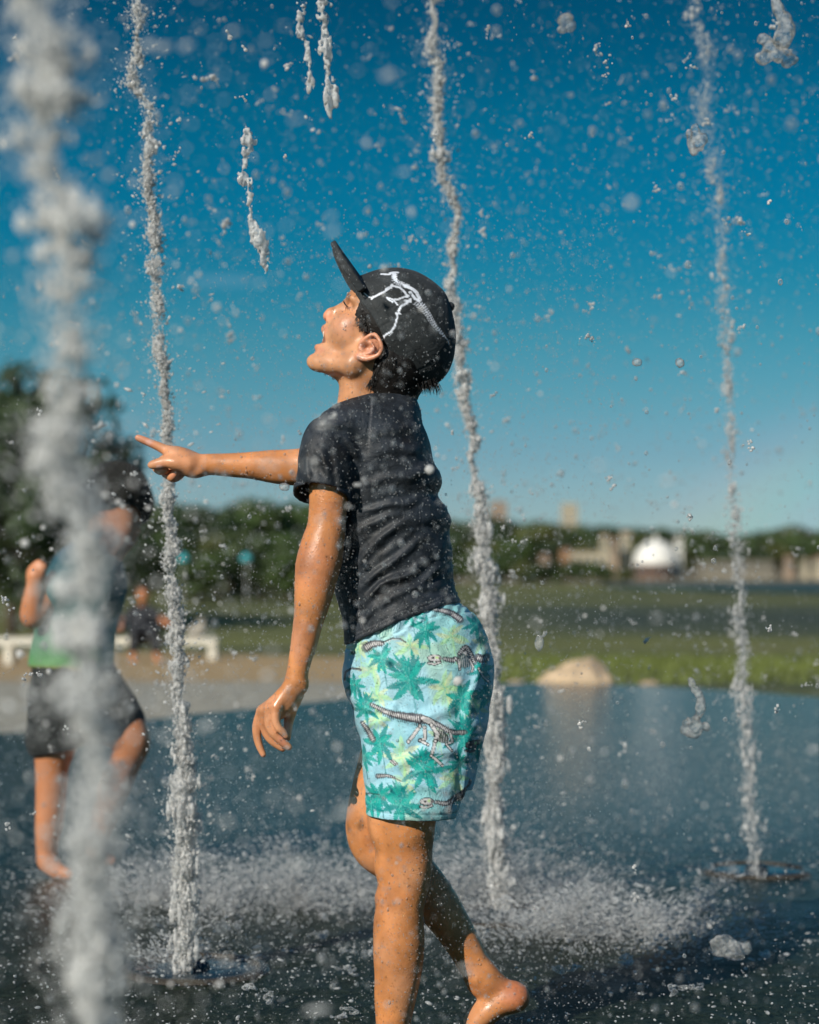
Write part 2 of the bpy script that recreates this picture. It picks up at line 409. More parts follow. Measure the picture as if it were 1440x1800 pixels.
def build_boy():
    base = Vector(W(700, 1862, 30)); base.z = 0
    B = tuple(base)
    boy = empty('person', base, 'boy in black cap, charcoal T-shirt and palm print shorts, looking up and pointing left', 'person')
    # ---------------- body
    f = Field((-0.46, 2.98, -0.01), (0.22, 3.43, 0.53 + 0.78), 0.0021)
    # cranium and face
    f.ell(hp(-10, 60), (px1(93), px1(72), px1(84)), HM)
    f.ell(hp(24, 6), (px1(58), px1(60), px1(62)), HM, k=px1(14))
    f.ell(hp(50, -20), (px1(38), px1(30), px1(26)), HM, k=px1(18))
    f.ell(hp(36, -55), (px1(40), px1(34), px1(28)), HM, k=px1(12))
    f.cone(hp(69, -76, 6), px1(12.5), hp(69, -76, -6), px1(12.5), k=px1(9))
    for s in (-1, 1):
        f.cone(hp(8, -42, 50 * s), px1(17), hp(60, -75, 16 * s), px1(13), k=px1(16))
        f.cone(hp(4, -10, 54 * s), px1(18), hp(6, -44, 50 * s), px1(19), k=px1(20))
        f.ell(hp(50, 4, 36 * s), (px1(26), px1(24), px1(26)), HM, k=px1(20))
        f.ell(hp(67, 52, 30 * s), (px1(16), px1(22), px1(9)), HM, k=px1(14))      # brow
        f.ell(hp(78, 33, 33 * s), (px1(13), px1(15), px1(11)), HM, k=px1(14), op='s')   # socket
        f.ell(hp(60, 35, 32 * s), (px1(15), px1(15), px1(13)), HM, k=px1(2))      # lidded eye
        f.cone(hp(86, -1, 9 * s), px1(7), hp(80, -2, 12 * s), px1(7), k=px1(5))
    f.cone(hp(72, 40), px1(7), hp(91, 11), px1(8.5), k=px1(12)); f.cone(hp(91, 11), px1(8.5), hp(92, 4), px1(9.5), k=px1(4))
    for s in (-1, 1): f.ell(hp(90, -6, 6 * s), (px1(4), px1(3), px1(4)), HM, k=px1(2), op='s')
    # lips and open mouth
    f.chain([H(60, -26, 26), H(78, -20, 15), (*H(87, -16, 0),), H(78, -20, -15), H(60, -26, -26)][:0] or
            [(*H(62, -27, 24), 3), (*H(78, -21, 14), 4), (*H(86.5, -17, 0), 5), (*H(78, -21, -14), 4), (*H(62, -27, -24), 3)], k=px1(5))
    f.chain([(*H(60, -38, 22), 3), (*H(72, -48, 13), 4.5), (*H(78.5, -52, 0), 5.8), (*H(72, -48, -13), 4.5), (*H(60, -38, -22), 3)], k=px1(6))
    f.ell(hp(88, -34), (px1(15), px1(18), px1(8)), HM, k=px1(3), op='s')
    for s in range(-2, 3): f.ell(hp(80 - 1.6 * s * s, -25, 6.5 * s), (px1(3.2), px1(3.6), px1(5)), HM, k=px1(1))
    # ears
    for s in (-1, 1):
        e = lambda x, y, q, r: (x, y, q * s, r)
        f.ell(W(651, 612, 74 * s), (px1(17), px1(6), px1(24)), HM, k=px1(5))
        f.chain([e(633, 604, 73, 3.2), e(644, 594, 78, 3.8), e(658, 588, 82, 4), e(667, 598, 86, 4.2), e(671, 612, 87, 4.2), e(666, 623, 85, 4.2), e(654, 629, 82, 4.5), e(641, 631, 79, 5), e(629, 626, 74, 5)], k=px1(3))
        f.chain([e(652, 601, 82, 2.6), e(658, 611, 83, 3), e(652, 619, 82, 3), e(643, 622, 80, 2.6)], k=px1(2))
        f.ell(W(644, 611, 84 * s), (px1(7), px1(9), px1(8)), HM, k=px1(3), op='s')
        f.cone(W(633, 612, 76 * s), px1(3.6), W(637, 617, 77 * s), px1(3.4), k=px1(3))
    # neck
    f.chain([(668, 640, 0, 52), (655, 668, 0, 50), (646, 700, 0, 52), (652, 750, 0, 60)], k=px1(22), fy=1.0)
    for s in (-1, 1): f.chain([(672, 640, 44 * s, 12), (640, 675, 38 * s, 13), (612, 712, 16 * s, 11)], k=px1(16))
    # torso under the clothes
    f.loft([(735, 600, 700, 45, 0), (790, 570, 745, 95, 0), (900, 580, 768, 92, 0), (1000, 604, 775, 88, 0), (1080, 620, 805, 90, 0), (1180, 625, 850, 95, 0), (1250, 640, 840, 95, 0)], k=px1(20))
    f.chain([(655, 800, 40, 52), (605, 795, 88, 36), (580, 835, 112, 35)], k=px1(14)); f.chain([(655, 800, -40, 52), (620, 795, -92, 34), (572, 815, -112, 33)], k=px1(14))
    # near arm, hanging
    f.chain([(584, 815, 106, 34), (578, 850, 115, 34), (577, 885, 117, 33.5), (574, 925, 118, 34), (566, 962, 119, 38.5), (560, 990, 120, 40), (556, 1012, 121, 38), (550, 1050, 123, 33), (543, 1089, 125, 27.2), (535, 1128, 126, 23.6), (526, 1167, 127, 19.8), (522, 1188, 126, 19.4), (521, 1205, 124, 19)], k=px1(6), fy=0.92)
    f.ell(W(533, 1207, 128), (px1(8), px1(9), px1(10)), k=px1(8))
    f.chain([(520, 1200, 124, 18), (508, 1225, 120, 20), (495, 1245, 117, 17), (487, 1256, 114, 12)], k=px1(8))
    # metacarpals
    for (kx, ky, q, r) in ((461, 1250, 104, 9.5), (467, 1247, 115, 10), (475, 1243, 126, 10), (485, 1242, 136, 9)):
        f.cone(W(508, 1212, q * .6 + 48), px1(11), W(kx, ky, q), px1(r), k=px1(7))
    fing = [
        [(460, 1249, 104, 9), (453, 1272, 100, 8.6), (452, 1292, 99, 8.2), (456, 1310, 100, 7.6), (463, 1326, 101, 6.4)],
        [(467, 1248, 114, 9.3), (465, 1272, 110, 8.6), (470, 1292, 108, 8), (483, 1307, 107, 7.4), (497, 1316, 107, 6.2)],
        [(475, 1246, 126, 9.6), (473, 1272, 127, 9), (482, 1290, 126, 8.4), (496, 1304, 124, 7.6), (508, 1313, 122, 6.4)],
        [(486, 1246, 136, 8.6), (485, 1266, 138, 7.8), (490, 1279, 137, 7.2), (498, 1287, 135, 6.4), (503, 1294, 134, 5.4)],
        [(520, 1222, 112, 14), (512, 1248, 100, 11.5), (507, 1272, 96, 8.6), (505, 1296, 96, 7)]]
    for i, c in enumerate(fing): f.chain(c, k=px1(4 if i < 4 else 9))
    # far arm, pointing
    f.chain([(590, 805, -112, 38), (558, 817, -115, 35), (524, 821, -116, 32.5), (490, 820.5, -116, 30), (460, 819, -116, 26), (430, 818, -116, 22.5), (400, 817, -116, 20.5), (370, 816, -116, 19.2), (350, 817.5, -116, 20.5), (334, 815, -114, 23), (318, 808, -112, 22), (306, 803, -112, 18)], k=px1(6), fy=0.9)
    f.ell(W(342, 829, -104), (px1(17), px1(10), px1(11)), k=px1(10))
    fing = [
        [(312, 797, -120, 12.5), (294, 792, -121, 9.2), (276, 783.5, -121, 7.8), (258, 776, -121, 7), (243, 769.5, -121, 5.8)],
        [(330, 818, -100, 15), (309, 814, -96, 12.5), (292, 812.5, -98, 10.4), (278, 815.5, -101, 9.4), (266.5, 817.5, -103, 6.8)],
        [(308, 803, -128, 11), (290, 808, -132, 9), (274, 820, -128, 7.6), (282, 829, -116, 6.6), (292, 827, -110, 6)],
        [(314, 814, -132, 11), (303, 822, -138, 8.5), (290, 832, -134, 7.4), (300, 838, -120, 6.6), (307, 834, -112, 6)],
        [(322, 820, -132, 12), (317, 832, -136, 9), (307, 840, -130, 8.6), (303, 839, -118, 8), (308, 832, -112, 6.5)]]
    for i, c in enumerate(fing): f.chain(c, k=px1(4 if i != 1 else 8))
    # near leg, standing
    f.chain([(740, 1200, 45, 60), (722, 1290, 48, 58), (711, 1380, 51, 57), (706, 1440, 53, 60), (710, 1487, 54, 50.5), (711, 1525, 55, 49), (708, 1562, 56, 44.5), (704, 1590, 56, 42.3), (701, 1622, 55, 44), (701, 1662, 54, 45.3), (700, 1706, 53, 42), (695, 1750, 52, 37), (692, 1790, 51, 31), (692, 1825, 50, 27)], k=px1(10))
    f.ell(W(680, 1520, 57), (px1(19), px1(26), px1(27)), k=px1(14)); f.ell(W(674, 1578, 55), (px1(14), px1(17), px1(13)), k=px1(12))
    f.ell(W(694, 1820, 70), (px1(10), px1(10), px1(11)), k=px1(9))
    f.chain([(692, 1822, 50, 27), (703, 1840, 50, 21), (704, 1846, 50, 19)], k=px1(8))
    f.chain([(690, 1830, 50, 26), (655, 1843, 52, 20), (618, 1850, 54, 14)], k=px1(10), fy=1.5)
    for i in range(5): f.chain([(622 + 3 * i, 1851, 32 + 10.5 * i, 9), (600 + 4 * i, 1851, 30 + 11 * i, 8), (584 + 6 * i, 1855, 29 + 11.5 * i, 8 - i * .5)], k=px1(4))
    # far leg, stepping
    f.chain([(728, 1200, -45, 60), (700, 1290, -50, 57), (675, 1380, -54, 54), (660, 1435, -55, 51), (655, 1466, -55, 45), (666, 1492, -55, 42.5), (697, 1512, -54, 43), (733, 1545, -53, 42), (766, 1586, -53, 38.5), (795, 1628, -54, 33.5), (819, 1668, -55, 29.5), (836, 1700, -56, 27.5), (850, 1725, -57, 29)], k=px1(8))
    f.chain([(848, 1715, -57, 26), (880, 1742, -56, 24), (902, 1752, -55, 25)], k=px1(14)); f.chain([(905, 1752, -55, 24), (868, 1768, -57, 25), (842, 1790, -60, 24), (834, 1806, -62, 20)], k=px1(12), fy=1.25)
    f.ell(W(838, 1722, -38), (px1(11), px1(10), px1(12)), k=px1(8))
    for i in range(5): f.chain([(832, 1808, -80 + 10 * i, 9), (814, 1814, -82 + 10.5 * i, 8.4), (800, 1820, -83 + 11 * i, 7.6)], k=px1(4))
    # veins of noise so the limbs are not machine-smooth
    f.displace(lambda P: 0.0007 * vnoise(P, 38, 3) + 0.0003 * vnoise(P, 110, 5))
    V, Q = f.mesh(relax=2)
    x, y = side(V, 3.17); q = (D0 - V[:, 1]) * 1100
    fw = -(x - 652) * 0.839 - (y - 609) * 0.545; up = (x - 652) * 0.545 - (y - 609) * 0.839
    c = np.tile(np.array((0.57, 0.228, 0.080)), (len(V), 1))
    def blend(mask, colr):
        nonlocal c; mm = mask[:, None]; c = c * (1 - mm) + np.array(colr) * mm
    head = sstep(720, 690, y) * sstep(700, 680, x)
    blend(head * 0.6, (0.56, 0.29, 0.16))
    blend(0.55 * sstep(16, 4, np.hypot(fw - 97, up - 4)), (0.66, 0.25, 0.16))                              # nose
    blend(0.5 * head * sstep(30, 8, np.hypot(fw - 58, up - 2)), (0.62, 0.25, 0.15))                         # cheek
    lips = head * sstep(30, 24, np.abs(q)) * np.maximum(sstep(9, 5, np.hypot((fw - 84) / 2.2, up + 18)), sstep(9, 5, np.hypot((fw - 75) / 2.2, up + 53)))
    blend(0.5 * lips, (0.58, 0.2, 0.13))
    mouth = head * sstep(23, 20, np.abs(q)) * ((up > -47) & (up < -23) & (fw < 84) & (fw > 50)).astype(float) * (np.hypot((fw - 88) / 15, (up + 34) / 8.5) < 1.06)
    blend(mouth, (0.10, 0.02, 0.015))
    blend(head * ((np.abs(q) < 19) & (np.abs(up + 26) < 4.5) & (fw > 70) & (fw < 86)), (0.78, 0.74, 0.64))  # teeth
    ear = ((np.abs(q) > 72) & (np.hypot(x - 650, y - 612) < 34)).astype(float)
    blend(0.5 * ear, (0.66, 0.27, 0.18)); blend(ear * 0.8 * sstep(9, 4, np.hypot((x - 642) / 1.3, (y - 611) / .8)), (0.12, 0.035, 0.02))  # ear hollow darkened in the colour, standing for its shade
    eyed = np.hypot(fw - 72, (up - 34) * 1.0)
    blend(0.9 * head * ((np.abs(np.abs(q) - 34) < 12) & (np.abs(up - 34 + (fw - 70) * .1) < 2.6) & (fw > 64)), (0.02, 0.012, 0.01))
    blend(0.75 * head * sstep(3.6, 1.6, np.abs(up - 55 + (np.abs(q) - 30) * 0.12)) * sstep(50, 46, np.abs(q)) * sstep(12, 16, np.abs(q)) * (fw > 50), (0.05, 0.025, 0.015))  # eyebrow
    blend(0.55 * sstep(250, 236, x) * (y < 800) * (y > 740), (0.72, 0.25, 0.16))
    hand = ((x < 350) & (y > 740) & (y < 880)) | ((x < 545) & (x > 430) & (y > 1215) & (y < 1345))
    blend(0.45 * hand, (0.64, 0.32, 0.19))
    for tx, ty in ((243, 770), (266, 818), (292, 829), (463, 1327), (508, 1314), (503, 1293), (305, 840)): blend(0.6 * sstep(14, 3, np.hypot(x - tx, y - ty)), (0.72, 0.28, 0.18))
    for tx, ty, ang in ((242, 768, .4), (264, 815, 0), (463, 1327, 1.2)):                                   # nails
        blend(0.7 * sstep(5.5, 4, np.hypot((x - tx) * .8, y - ty)) * (q > -112 if tx == 264 else 1), (0.78, 0.5, 0.42))
    blend(0.5 * sstep(55, 8, np.hypot(x - 918, (y - 1762) * 1.2)) * (q < 0), (0.72, 0.2, 0.11))                  # pink heel
    blend(0.3 * sstep(60, 20, np.hypot(x - 555, y - 1000)), (0.6, 0.24, 0.15))
    shinz = sstep(1560, 1640, y); blend(0.5 * shinz * sstep(0.0, 0.6, vnoise(V, 14, 9)), (0.36, 0.15, 0.06)); blend(0.3 * sstep(0.1, 0.7, vnoise(V, 30, 19)), (0.46, 0.17, 0.07)); blend(0.25 * sstep(0.2, 0.7, vnoise(V, 17, 39)), (0.74, 0.40, 0.24)); blend(0.4 * sstep(16, 6, np.abs(np.hypot(x - 690, y - 1545) - 38)) * (y > 1540) * (q > 0), (0.42, 0.17, 0.07))  # last blend: crease shade under the near kneecap, put into the colour
    blend(0.6 * ((x > 500) & (x < 625) & (y > 885) & (y < 1165)) * sstep(0.0, 0.5, vnoise(V, 19, 21) + .4 * vnoise(V, 50, 22)), (0.36, 0.13, 0.05)); blend(0.4 * ((x > 500) & (x < 625) & (y > 900) & (y < 1165)) * sstep(0.1, 0.6, vnoise(V, 21, 27)), (0.72, 0.34, 0.2))
    body = mesh_obj('body', V, Q, M_SKIN, boy, B, col=c); surf = [V[::7]]
    del f
    # ---------------- shirt
    g = Field((-0.24, 2.98, 0.60), (0.12, 3.42, 1.10), 0.0019)
    T = [(672, 612, 722, 40, 0), (690, 594, 729, 58, 0), (705, 582, 733, 72, 0), (722, 568, 739, 92, 0), (745, 556, 744, 108, 0), (765, 550, 752, 116, 0), (790, 548, 758, 119, 0), (812, 549, 763, 119, 0),
         (835, 551, 776, 118, 0), (852, 553, 777, 117, 0), (870, 556, 770, 115, 0), (893, 560, 784, 113, 0), (915, 565, 791, 112, 0), (935, 569, 788, 110, 0), (960, 573, 793, 109, 0), (1000, 580, 795, 108, 0),
         (1035, 588, 799, 109, 0), (1060, 596, 811, 112, 0), (1100, 603, 826, 117, 0), (1160, 606, 850, 120, 0)]
    g.loft(T, power=2.15)
    g.chain([(640, 745, 52, 50), (600, 758, 84, 44), (578, 778, 98, 46), (574, 805, 108, 49.5), (571, 835, 114, 49), (567, 860, 117, 50), (566, 890, 118, 51)], k=px1(16))
    g.chain([(640, 750, -52, 50), (610, 765, -84, 44), (590, 795, -102, 40), (576, 808, -110, 37)], k=px1(16))
    # cuff, cut and hollowed
    pa, pb, pc = W(516, 864, 115), W(612, 881, 118), W(566, 893, 70)
    nrm = np.cross(pb - pa, pc - pa); nrm = nrm if nrm[2] < 0 else -nrm
    sl_, X, Y, Z = g.sub((-0.24, 2.98, 0.70), (-0.085, 3.175, 0.95))
    inside = (X - pa[0]) * nrm[0] / np.linalg.norm(nrm) + (Y - pa[1]) * nrm[1] / np.linalg.norm(nrm) + (Z - pa[2]) * nrm[2] / np.linalg.norm(nrm)
    tor = Field((-0.24, 2.98, 0.60), (0.12, 3.42, 1.10), 0.0019); tor.loft(T, power=2.15)
    A = g.F[sl_]; g.F[sl_] = np.minimum(np.maximum(A, inside.astype(np.float32)), tor.F[sl_]); del tor
    sl2 = g.sub(g.lo, g.lo + g.h * g.n)
    # folds
    ridges = [([(624, 1004), (650, 965), (675, 941), (712, 917)], 7, 3.2), ([(636, 907), (660, 902), (688, 891), (744, 870)], 7, 2.6), ([(626, 1040), (665, 1010), (700, 980), (752, 940)], 7, 3.0),
              ([(640, 1062), (672, 1030), (699, 1018), (752, 983)], 6, 3.2), ([(660, 1080), (700, 1046), (745, 1022), (785, 995)], 6, 2.6), ([(640, 860), (680, 842), (720, 838), (760, 822)], 8, 2.4),
              ([(606, 762), (622, 788), (636, 815)], 7, 3.4), ([(565, 790), (572, 815), (582, 842)], 7, 3.2), ([(545, 745), (575, 742), (610, 748)], 8, 2.4), ([(650, 760), (690, 752), (730, 745)], 10, 2.0),
              ([(655, 800), (700, 790), (745, 792)], 9, 2.0), ([(620, 940), (650, 925), (700, 905)], 6, 2.2), ([(535, 800), (540, 830), (548, 852)], 6, 2.4), ([(690, 1060), (735, 1035), (780, 1030)], 6, 2.2),
              ([(612, 1075), (640, 1085), (668, 1060)], 6, 2.4), ([(590, 820), (600, 845), (604, 868)], 6, 2.6)]
    def fold(P):
        x, y = side(P); r = np.zeros(len(P))
        wob = 5 * vnoise(P, 30, 4)
        for pts, wd, amp in ridges:
            d, par, sd, L = seg_dist(x + wob, y + wob, pts); fade = sstep(0, L * .25, par) * sstep(L, L * .75, par) + 0.25
            r += amp * np.exp(-(d / wd) ** 2) * fade - 0.6 * amp * np.exp(-((d - wd * 1.7) / wd) ** 2) * fade
        diag = np.sin((x * 0.55 + y * 0.84) / 9.5 + 2.4 * vnoise(P, 16, 8))
        r += 1.3 * np.abs(diag) * sstep(840, 930, y) * sstep(640, 700, x)
        r += 2.2 * vnoise(P, 26, 12) + 0.8 * vnoise(P, 70, 2)
        x3, y3 = x, y
        for pts, amp in (([(650, 697), (650, 730), (645, 795)], 1.4), ([(620, 1003), (626, 1060), (640, 1113)], 1.2), ([(612, 1127), (660, 1104), (700, 1084), (780, 1054), (812, 1046)], 1.0), ([(612, 1121), (660, 1098), (700, 1078), (780, 1048), (812, 1040)], 0.9)):
            d, par, sd, L = seg_dist(x, y, pts); r -= amp * np.exp(-(d / 1.6) ** 2)
        q = (D0 - P[:, 1]) * 1100
        cuff = (np.abs(y - 846 - (x - 566) * .1) < 40) & (q > 60) & (x < 618)
        d = np.abs(y - (847 + (x - 517) * .16)); r -= 2.0 * np.exp(-(d / 2.2) ** 2) * cuff
        r += 1.6 * cuff * sstep(847, 852, y - (x - 517) * .16)
        return -px1(1.0) * r * 1.05
    g.displace(fold, 0.012)
    g.cone(W(566, 868, 118), px1(44), W(563, 935, 119), px1(46), op='s')
    g.cone(W(569, 845, 117), px1(36), W(566, 868, 118), px1(44), op='s')
    # hem and collar cuts
    sl_, X, Y, Z = g.sub(g.lo, g.lo + g.h * g.n)
    kx = F / 3.11; PXg = 720 + X * kx; PYg = HOR + (EYE - Z) * kx
    hem = np.interp(PXg, [560, 612, 660, 700, 780, 812, 860], [1150, 1134, 1112, 1092, 1065, 1060, 1058]).astype(np.float32)
    armzone = (X < -0.11) & (Z > 0.82)
    top = np.interp(PXg, [560, 588, 615, 650, 700, 760], [722, 709, 698, 688, 687, 690]).astype(np.float32)
    g.F = np.maximum(g.F, ((PYg - hem) * px1(1) * 0.9).astype(np.float32)); g.F = np.maximum(g.F, ((top - PYg) * px1(1)).astype(np.float32))
    g.cone(W(640, 690, 0), px1(53), W(655, 600, 0), px1(60), op='s')
    V, Q = g.mesh(relax=1)
    x, y = side(V)
    c = np.tile(np.array((0.016, 0.021, 0.028)), (len(V), 1)) * (1 + 0.55 * vnoise(V, 18, 29)[:, None] + 0.4 * vnoise(V, 45, 31)[:, None] + 0.3 * vnoise(V, 160, 33)[:, None])
    st = np.zeros(len(V))
    for pts in ([(653, 697), (653, 730), (648, 795)], [(622, 1003), (628, 1060), (642, 1113)], [(612, 1127), (660, 1104), (700, 1084), (780, 1054), (812, 1046)], [(612, 1121), (660, 1098), (700, 1078), (780, 1048), (812, 1040)], [(517, 848), (566, 855), (612, 863)]):
        d, par, sd, L = seg_dist(x, y, pts); st = np.maximum(st, sstep(1.7, 0.7, d) * (np.sin(par * 1.9) > -0.2))
    c = c * (1 - st[:, None] * .6) + np.array((0.13, 0.13, 0.14)) * st[:, None] * .6
    mesh_obj('shirt', V, Q, M_SHIRT, boy, B, col=np.clip(c, 0.008, 1)); surf.append(V[::9])
    del g
    # ---------------- shorts
    s = Field((-0.12, 3.03, 0.36), (0.15, 3.37, 0.76), 0.0016)
    s.loft([(1030, 620, 770, 84, 0), (1050, 612, 796, 96, 0), (1064, 606, 816, 104, 0), (1085, 607, 839, 110, 0), (1112, 610, 854, 114, 0), (1150, 607, 865, 118, 0), (1180, 602, 869, 121, 0), (1215, 606, 867, 121, 0), (1245, 616, 860, 119, 0), (1275, 621, 856, 112, 0), (1300, 640, 845, 96, 0), (1325, 660, 825, 60, 0)], power=2.2)
    near = [(1150, 690, 790, 20, 40), (1190, 650, 830, 55, 42), (1230, 628, 850, 74, 45), (1262, 627, 852, 79, 48), (1300, 634, 842, 79, 52), (1340, 638, 830, 78, 54), (1380, 641, 822, 77, 55), (1410, 643, 812, 76, 56), (1446, 645, 797, 75, 56), (1460, 645, 792, 75, 56)]
    far = [(1150, 690, 790, 20, -40), (1190, 650, 830, 55, -42), (1230, 628, 852, 74, -45), (1262, 626, 858, 79, -48), (1300, 636, 852, 78, -52), (1340, 646, 842, 76, -54), (1380, 652, 834, 74, -55), (1406, 655, 828, 73, -56), (1430, 655, 824, 73, -56)]
    s.loft(near, k=px1(14), power=2.2); s.loft(far, k=px1(14), power=2.2)
    def sf(P):
        x, y = side(P); r = np.zeros(len(P)); wob = 4 * vnoise(P, 28, 44)
        for pts, wd, amp in (([(640, 1280), (690, 1250), (730, 1262), (790, 1245)], 8, 2.6), ([(622, 1235), (650, 1248), (690, 1240)], 7, 2.4), ([(700, 1340), (750, 1316), (800, 1322)], 8, 2.2), ([(850, 1150), (838, 1200), (822, 1260), (820, 1330)], 9, 3.2),
                             ([(645, 1170), (638, 1230), (640, 1300), (650, 1380)], 9, 2.2), ([(760, 1130), (790, 1180), (830, 1215)], 9, 2.0), ([(660, 1390), (720, 1375), (790, 1385)], 9, 1.6), ([(835, 1270), (828, 1330), (815, 1400)], 7, 2.4)):
            d, par, sd, L = seg_dist(x + wob, y + wob, pts); r += amp * np.exp(-(d / wd) ** 2) - .5 * amp * np.exp(-((d - 1.8 * wd) / wd) ** 2)
        band = np.interp(x, [600, 700, 760, 812, 870], [1147, 1112, 1086, 1078, 1078]); db = y - band
        r += 1.0 * np.sin((x * .9 + y * .35) / 2.6 + 2 * vnoise(P, 40, 5)) * sstep(6, -4, db) * sstep(-45, -20, db)
        r += 1.3 * np.sin((x * .9 + y * .35) / 6 + 3 * vnoise(P, 30, 6)) * sstep(36, 0, db) * (db > 0)
        r -= 1.2 * np.exp(-(db / 1.6) ** 2)
        r -= 1.0 * np.exp(-(((y - (1426 + (x - 640) * .03))) / 1.4) ** 2)
        r += 2.0 * vnoise(P, 22, 47) + .6 * vnoise(P, 60, 48)
        return -px1(1.0) * r * 1.3
    s.displace(sf, 0.012)
    sl_, X, Y, Z = s.sub(s.lo, s.lo + s.h * s.n); PXg = 720 + X * kx; PYg = HOR + (EYE - Z) * kx
    hemn = 1437 + (PXg - 645) * 0.03; hemf = 1404 + 0 * PXg
    cut = np.where(Y < D0 - 0.002, PYg - hemn, PYg - hemf)
    s.F = np.maximum(s.F, (cut * px1(1)).astype(np.float32))
    s.loft([(r[0], r[1] + 6, r[2] - 6, r[3] - 6, r[4]) for r in near[6:]], op='s', power=2.2); s.loft([(r[0], r[1] + 6, r[2] - 6, r[3] - 6, r[4]) for r in far[5:]], op='s', power=2.2)
    V, Q = s.mesh(relax=1)
    mesh_obj('shorts', V, Q, M_SHORTS, boy, B, col=shorts_print(V)); del s
    surf.append(V[::40])
    mb = MB(); a = np.array(W(655.5, 1360, 93)); mb.box(a[0] - B[0] , a[1] - B[1] + .004, a[2] - B[2], 0.0115, 0.0030, 0.0145)
    tg = mb.build('label_tag', mat('black_tag', (0.01, 0.01, 0.012), 0.6)[0], boy)
    # ---------------- cap
    build_cap(boy, B)
    build_hair(boy, B)
    # beads of water clinging to skin and cloth
    P = np.concatenate(surf); rg = np.random.default_rng(8); P = P[rg.choice(len(P), min(len(P), 5200), replace=False)]; P = P[vnoise(P, 16, 4) > -.35] ; r = np.clip(rg.lognormal(math.log(.00085), .5, len(P)), .0004, .0026)
    Vb, Fb = blobs(P, r, rg, 1, .15, np.stack([0 * r, 0 * r, rg.uniform(0, .9, len(r))], -1)); wb = mesh_obj('water_beads', Vb, Fb, M_DROP, boy, B); wb['kind'] = 'stuff'
    return boy

# ---- prints, drawn on a raster in the side view and laid on the cloth
class Raster:
    def __init__(s, x0, y0, x1, y1, k=3):
        s.x0, s.y0, s.k = x0, y0, k; s.w, s.h = int((x1 - x0) * k), int((y1 - y0) * k)
        yy, xx = np.mgrid[0:s.h, 0:s.w]; s.X = x0 + xx / k; s.Y = y0 + yy / k; s.img = np.zeros((s.h, s.w, 3))
    def win(s, xs, ys, m):
        a = max(0, int((min(xs) - m - s.x0) * s.k)); b = min(s.w, int((max(xs) + m - s.x0) * s.k) + 1)
        c = max(0, int((min(ys) - m - s.y0) * s.k)); d = min(s.h, int((max(ys) + m - s.y0) * s.k) + 1)
        return (slice(c, d), slice(a, b)) if b > a and d > c else None
    def paint(s, wn, mask, col, a=1.0):
        m = (mask * a)[..., None]; s.img[wn] = s.img[wn] * (1 - m) + np.array(col) * m
    def line(s, pts, wd, col, a=1.0, taper=False, dash=0):
        wn = s.win([p[0] for p in pts], [p[1] for p in pts], wd + 2)
        if wn is None: return
        d, par, sd, L = seg_dist(s.X[wn], s.Y[wn], pts); r = wd / 2 * (1 - par / L * .85) if taper else wd / 2
        m = np.clip((r - d) * s.k * .7 + .5, 0, 1)
        if dash: m = m * (np.sin(par * 2 * np.pi / dash) > -0.35)
        s.paint(wn, m, col, a)
    def leaf(s, x, y, ang, L, wd, col, a=1.0, bend=0.0):
        pts = [(x + L * t * math.cos(ang + bend * t), y + L * t * math.sin(ang + bend * t)) for t in np.linspace(0, 1, 7)]
        wn = s.win([p[0] for p in pts], [p[1] for p in pts], wd + 2)
        if wn is None: return
        d, par, sd, LL = seg_dist(s.X[wn], s.Y[wn], pts); t = par / LL
        r = wd * (np.sin(np.pi * np.clip(t * .86 + .10, 0, 1)) ** .8) * .5 * (1 + .22 * np.sin(par * 1.9))
        s.paint(wn, np.clip((r - d) * s.k * .7 + .5, 0, 1), col, a)
    def ell(s, x, y, rx, ry, col, a=1.0, ang=0):
        wn = s.win([x - rx - ry, x + rx + ry], [y - rx - ry, y + rx + ry], 2)
        if wn is None: return
        dx, dy = s.X[wn] - x, s.Y[wn] - y; u = dx * math.cos(ang) + dy * math.sin(ang); v = -dx * math.sin(ang) + dy * math.cos(ang)
        s.paint(wn, np.clip((1 - np.hypot(u / rx, v / ry)) * min(rx, ry) * s.k * .6 + .5, 0, 1), col, a)
    def sample(s, x, y):
        i = np.clip(((x - s.x0) * s.k).astype(int), 0, s.w - 1); j = np.clip(((y - s.y0) * s.k).astype(int), 0, s.h - 1); return s.img[j, i]

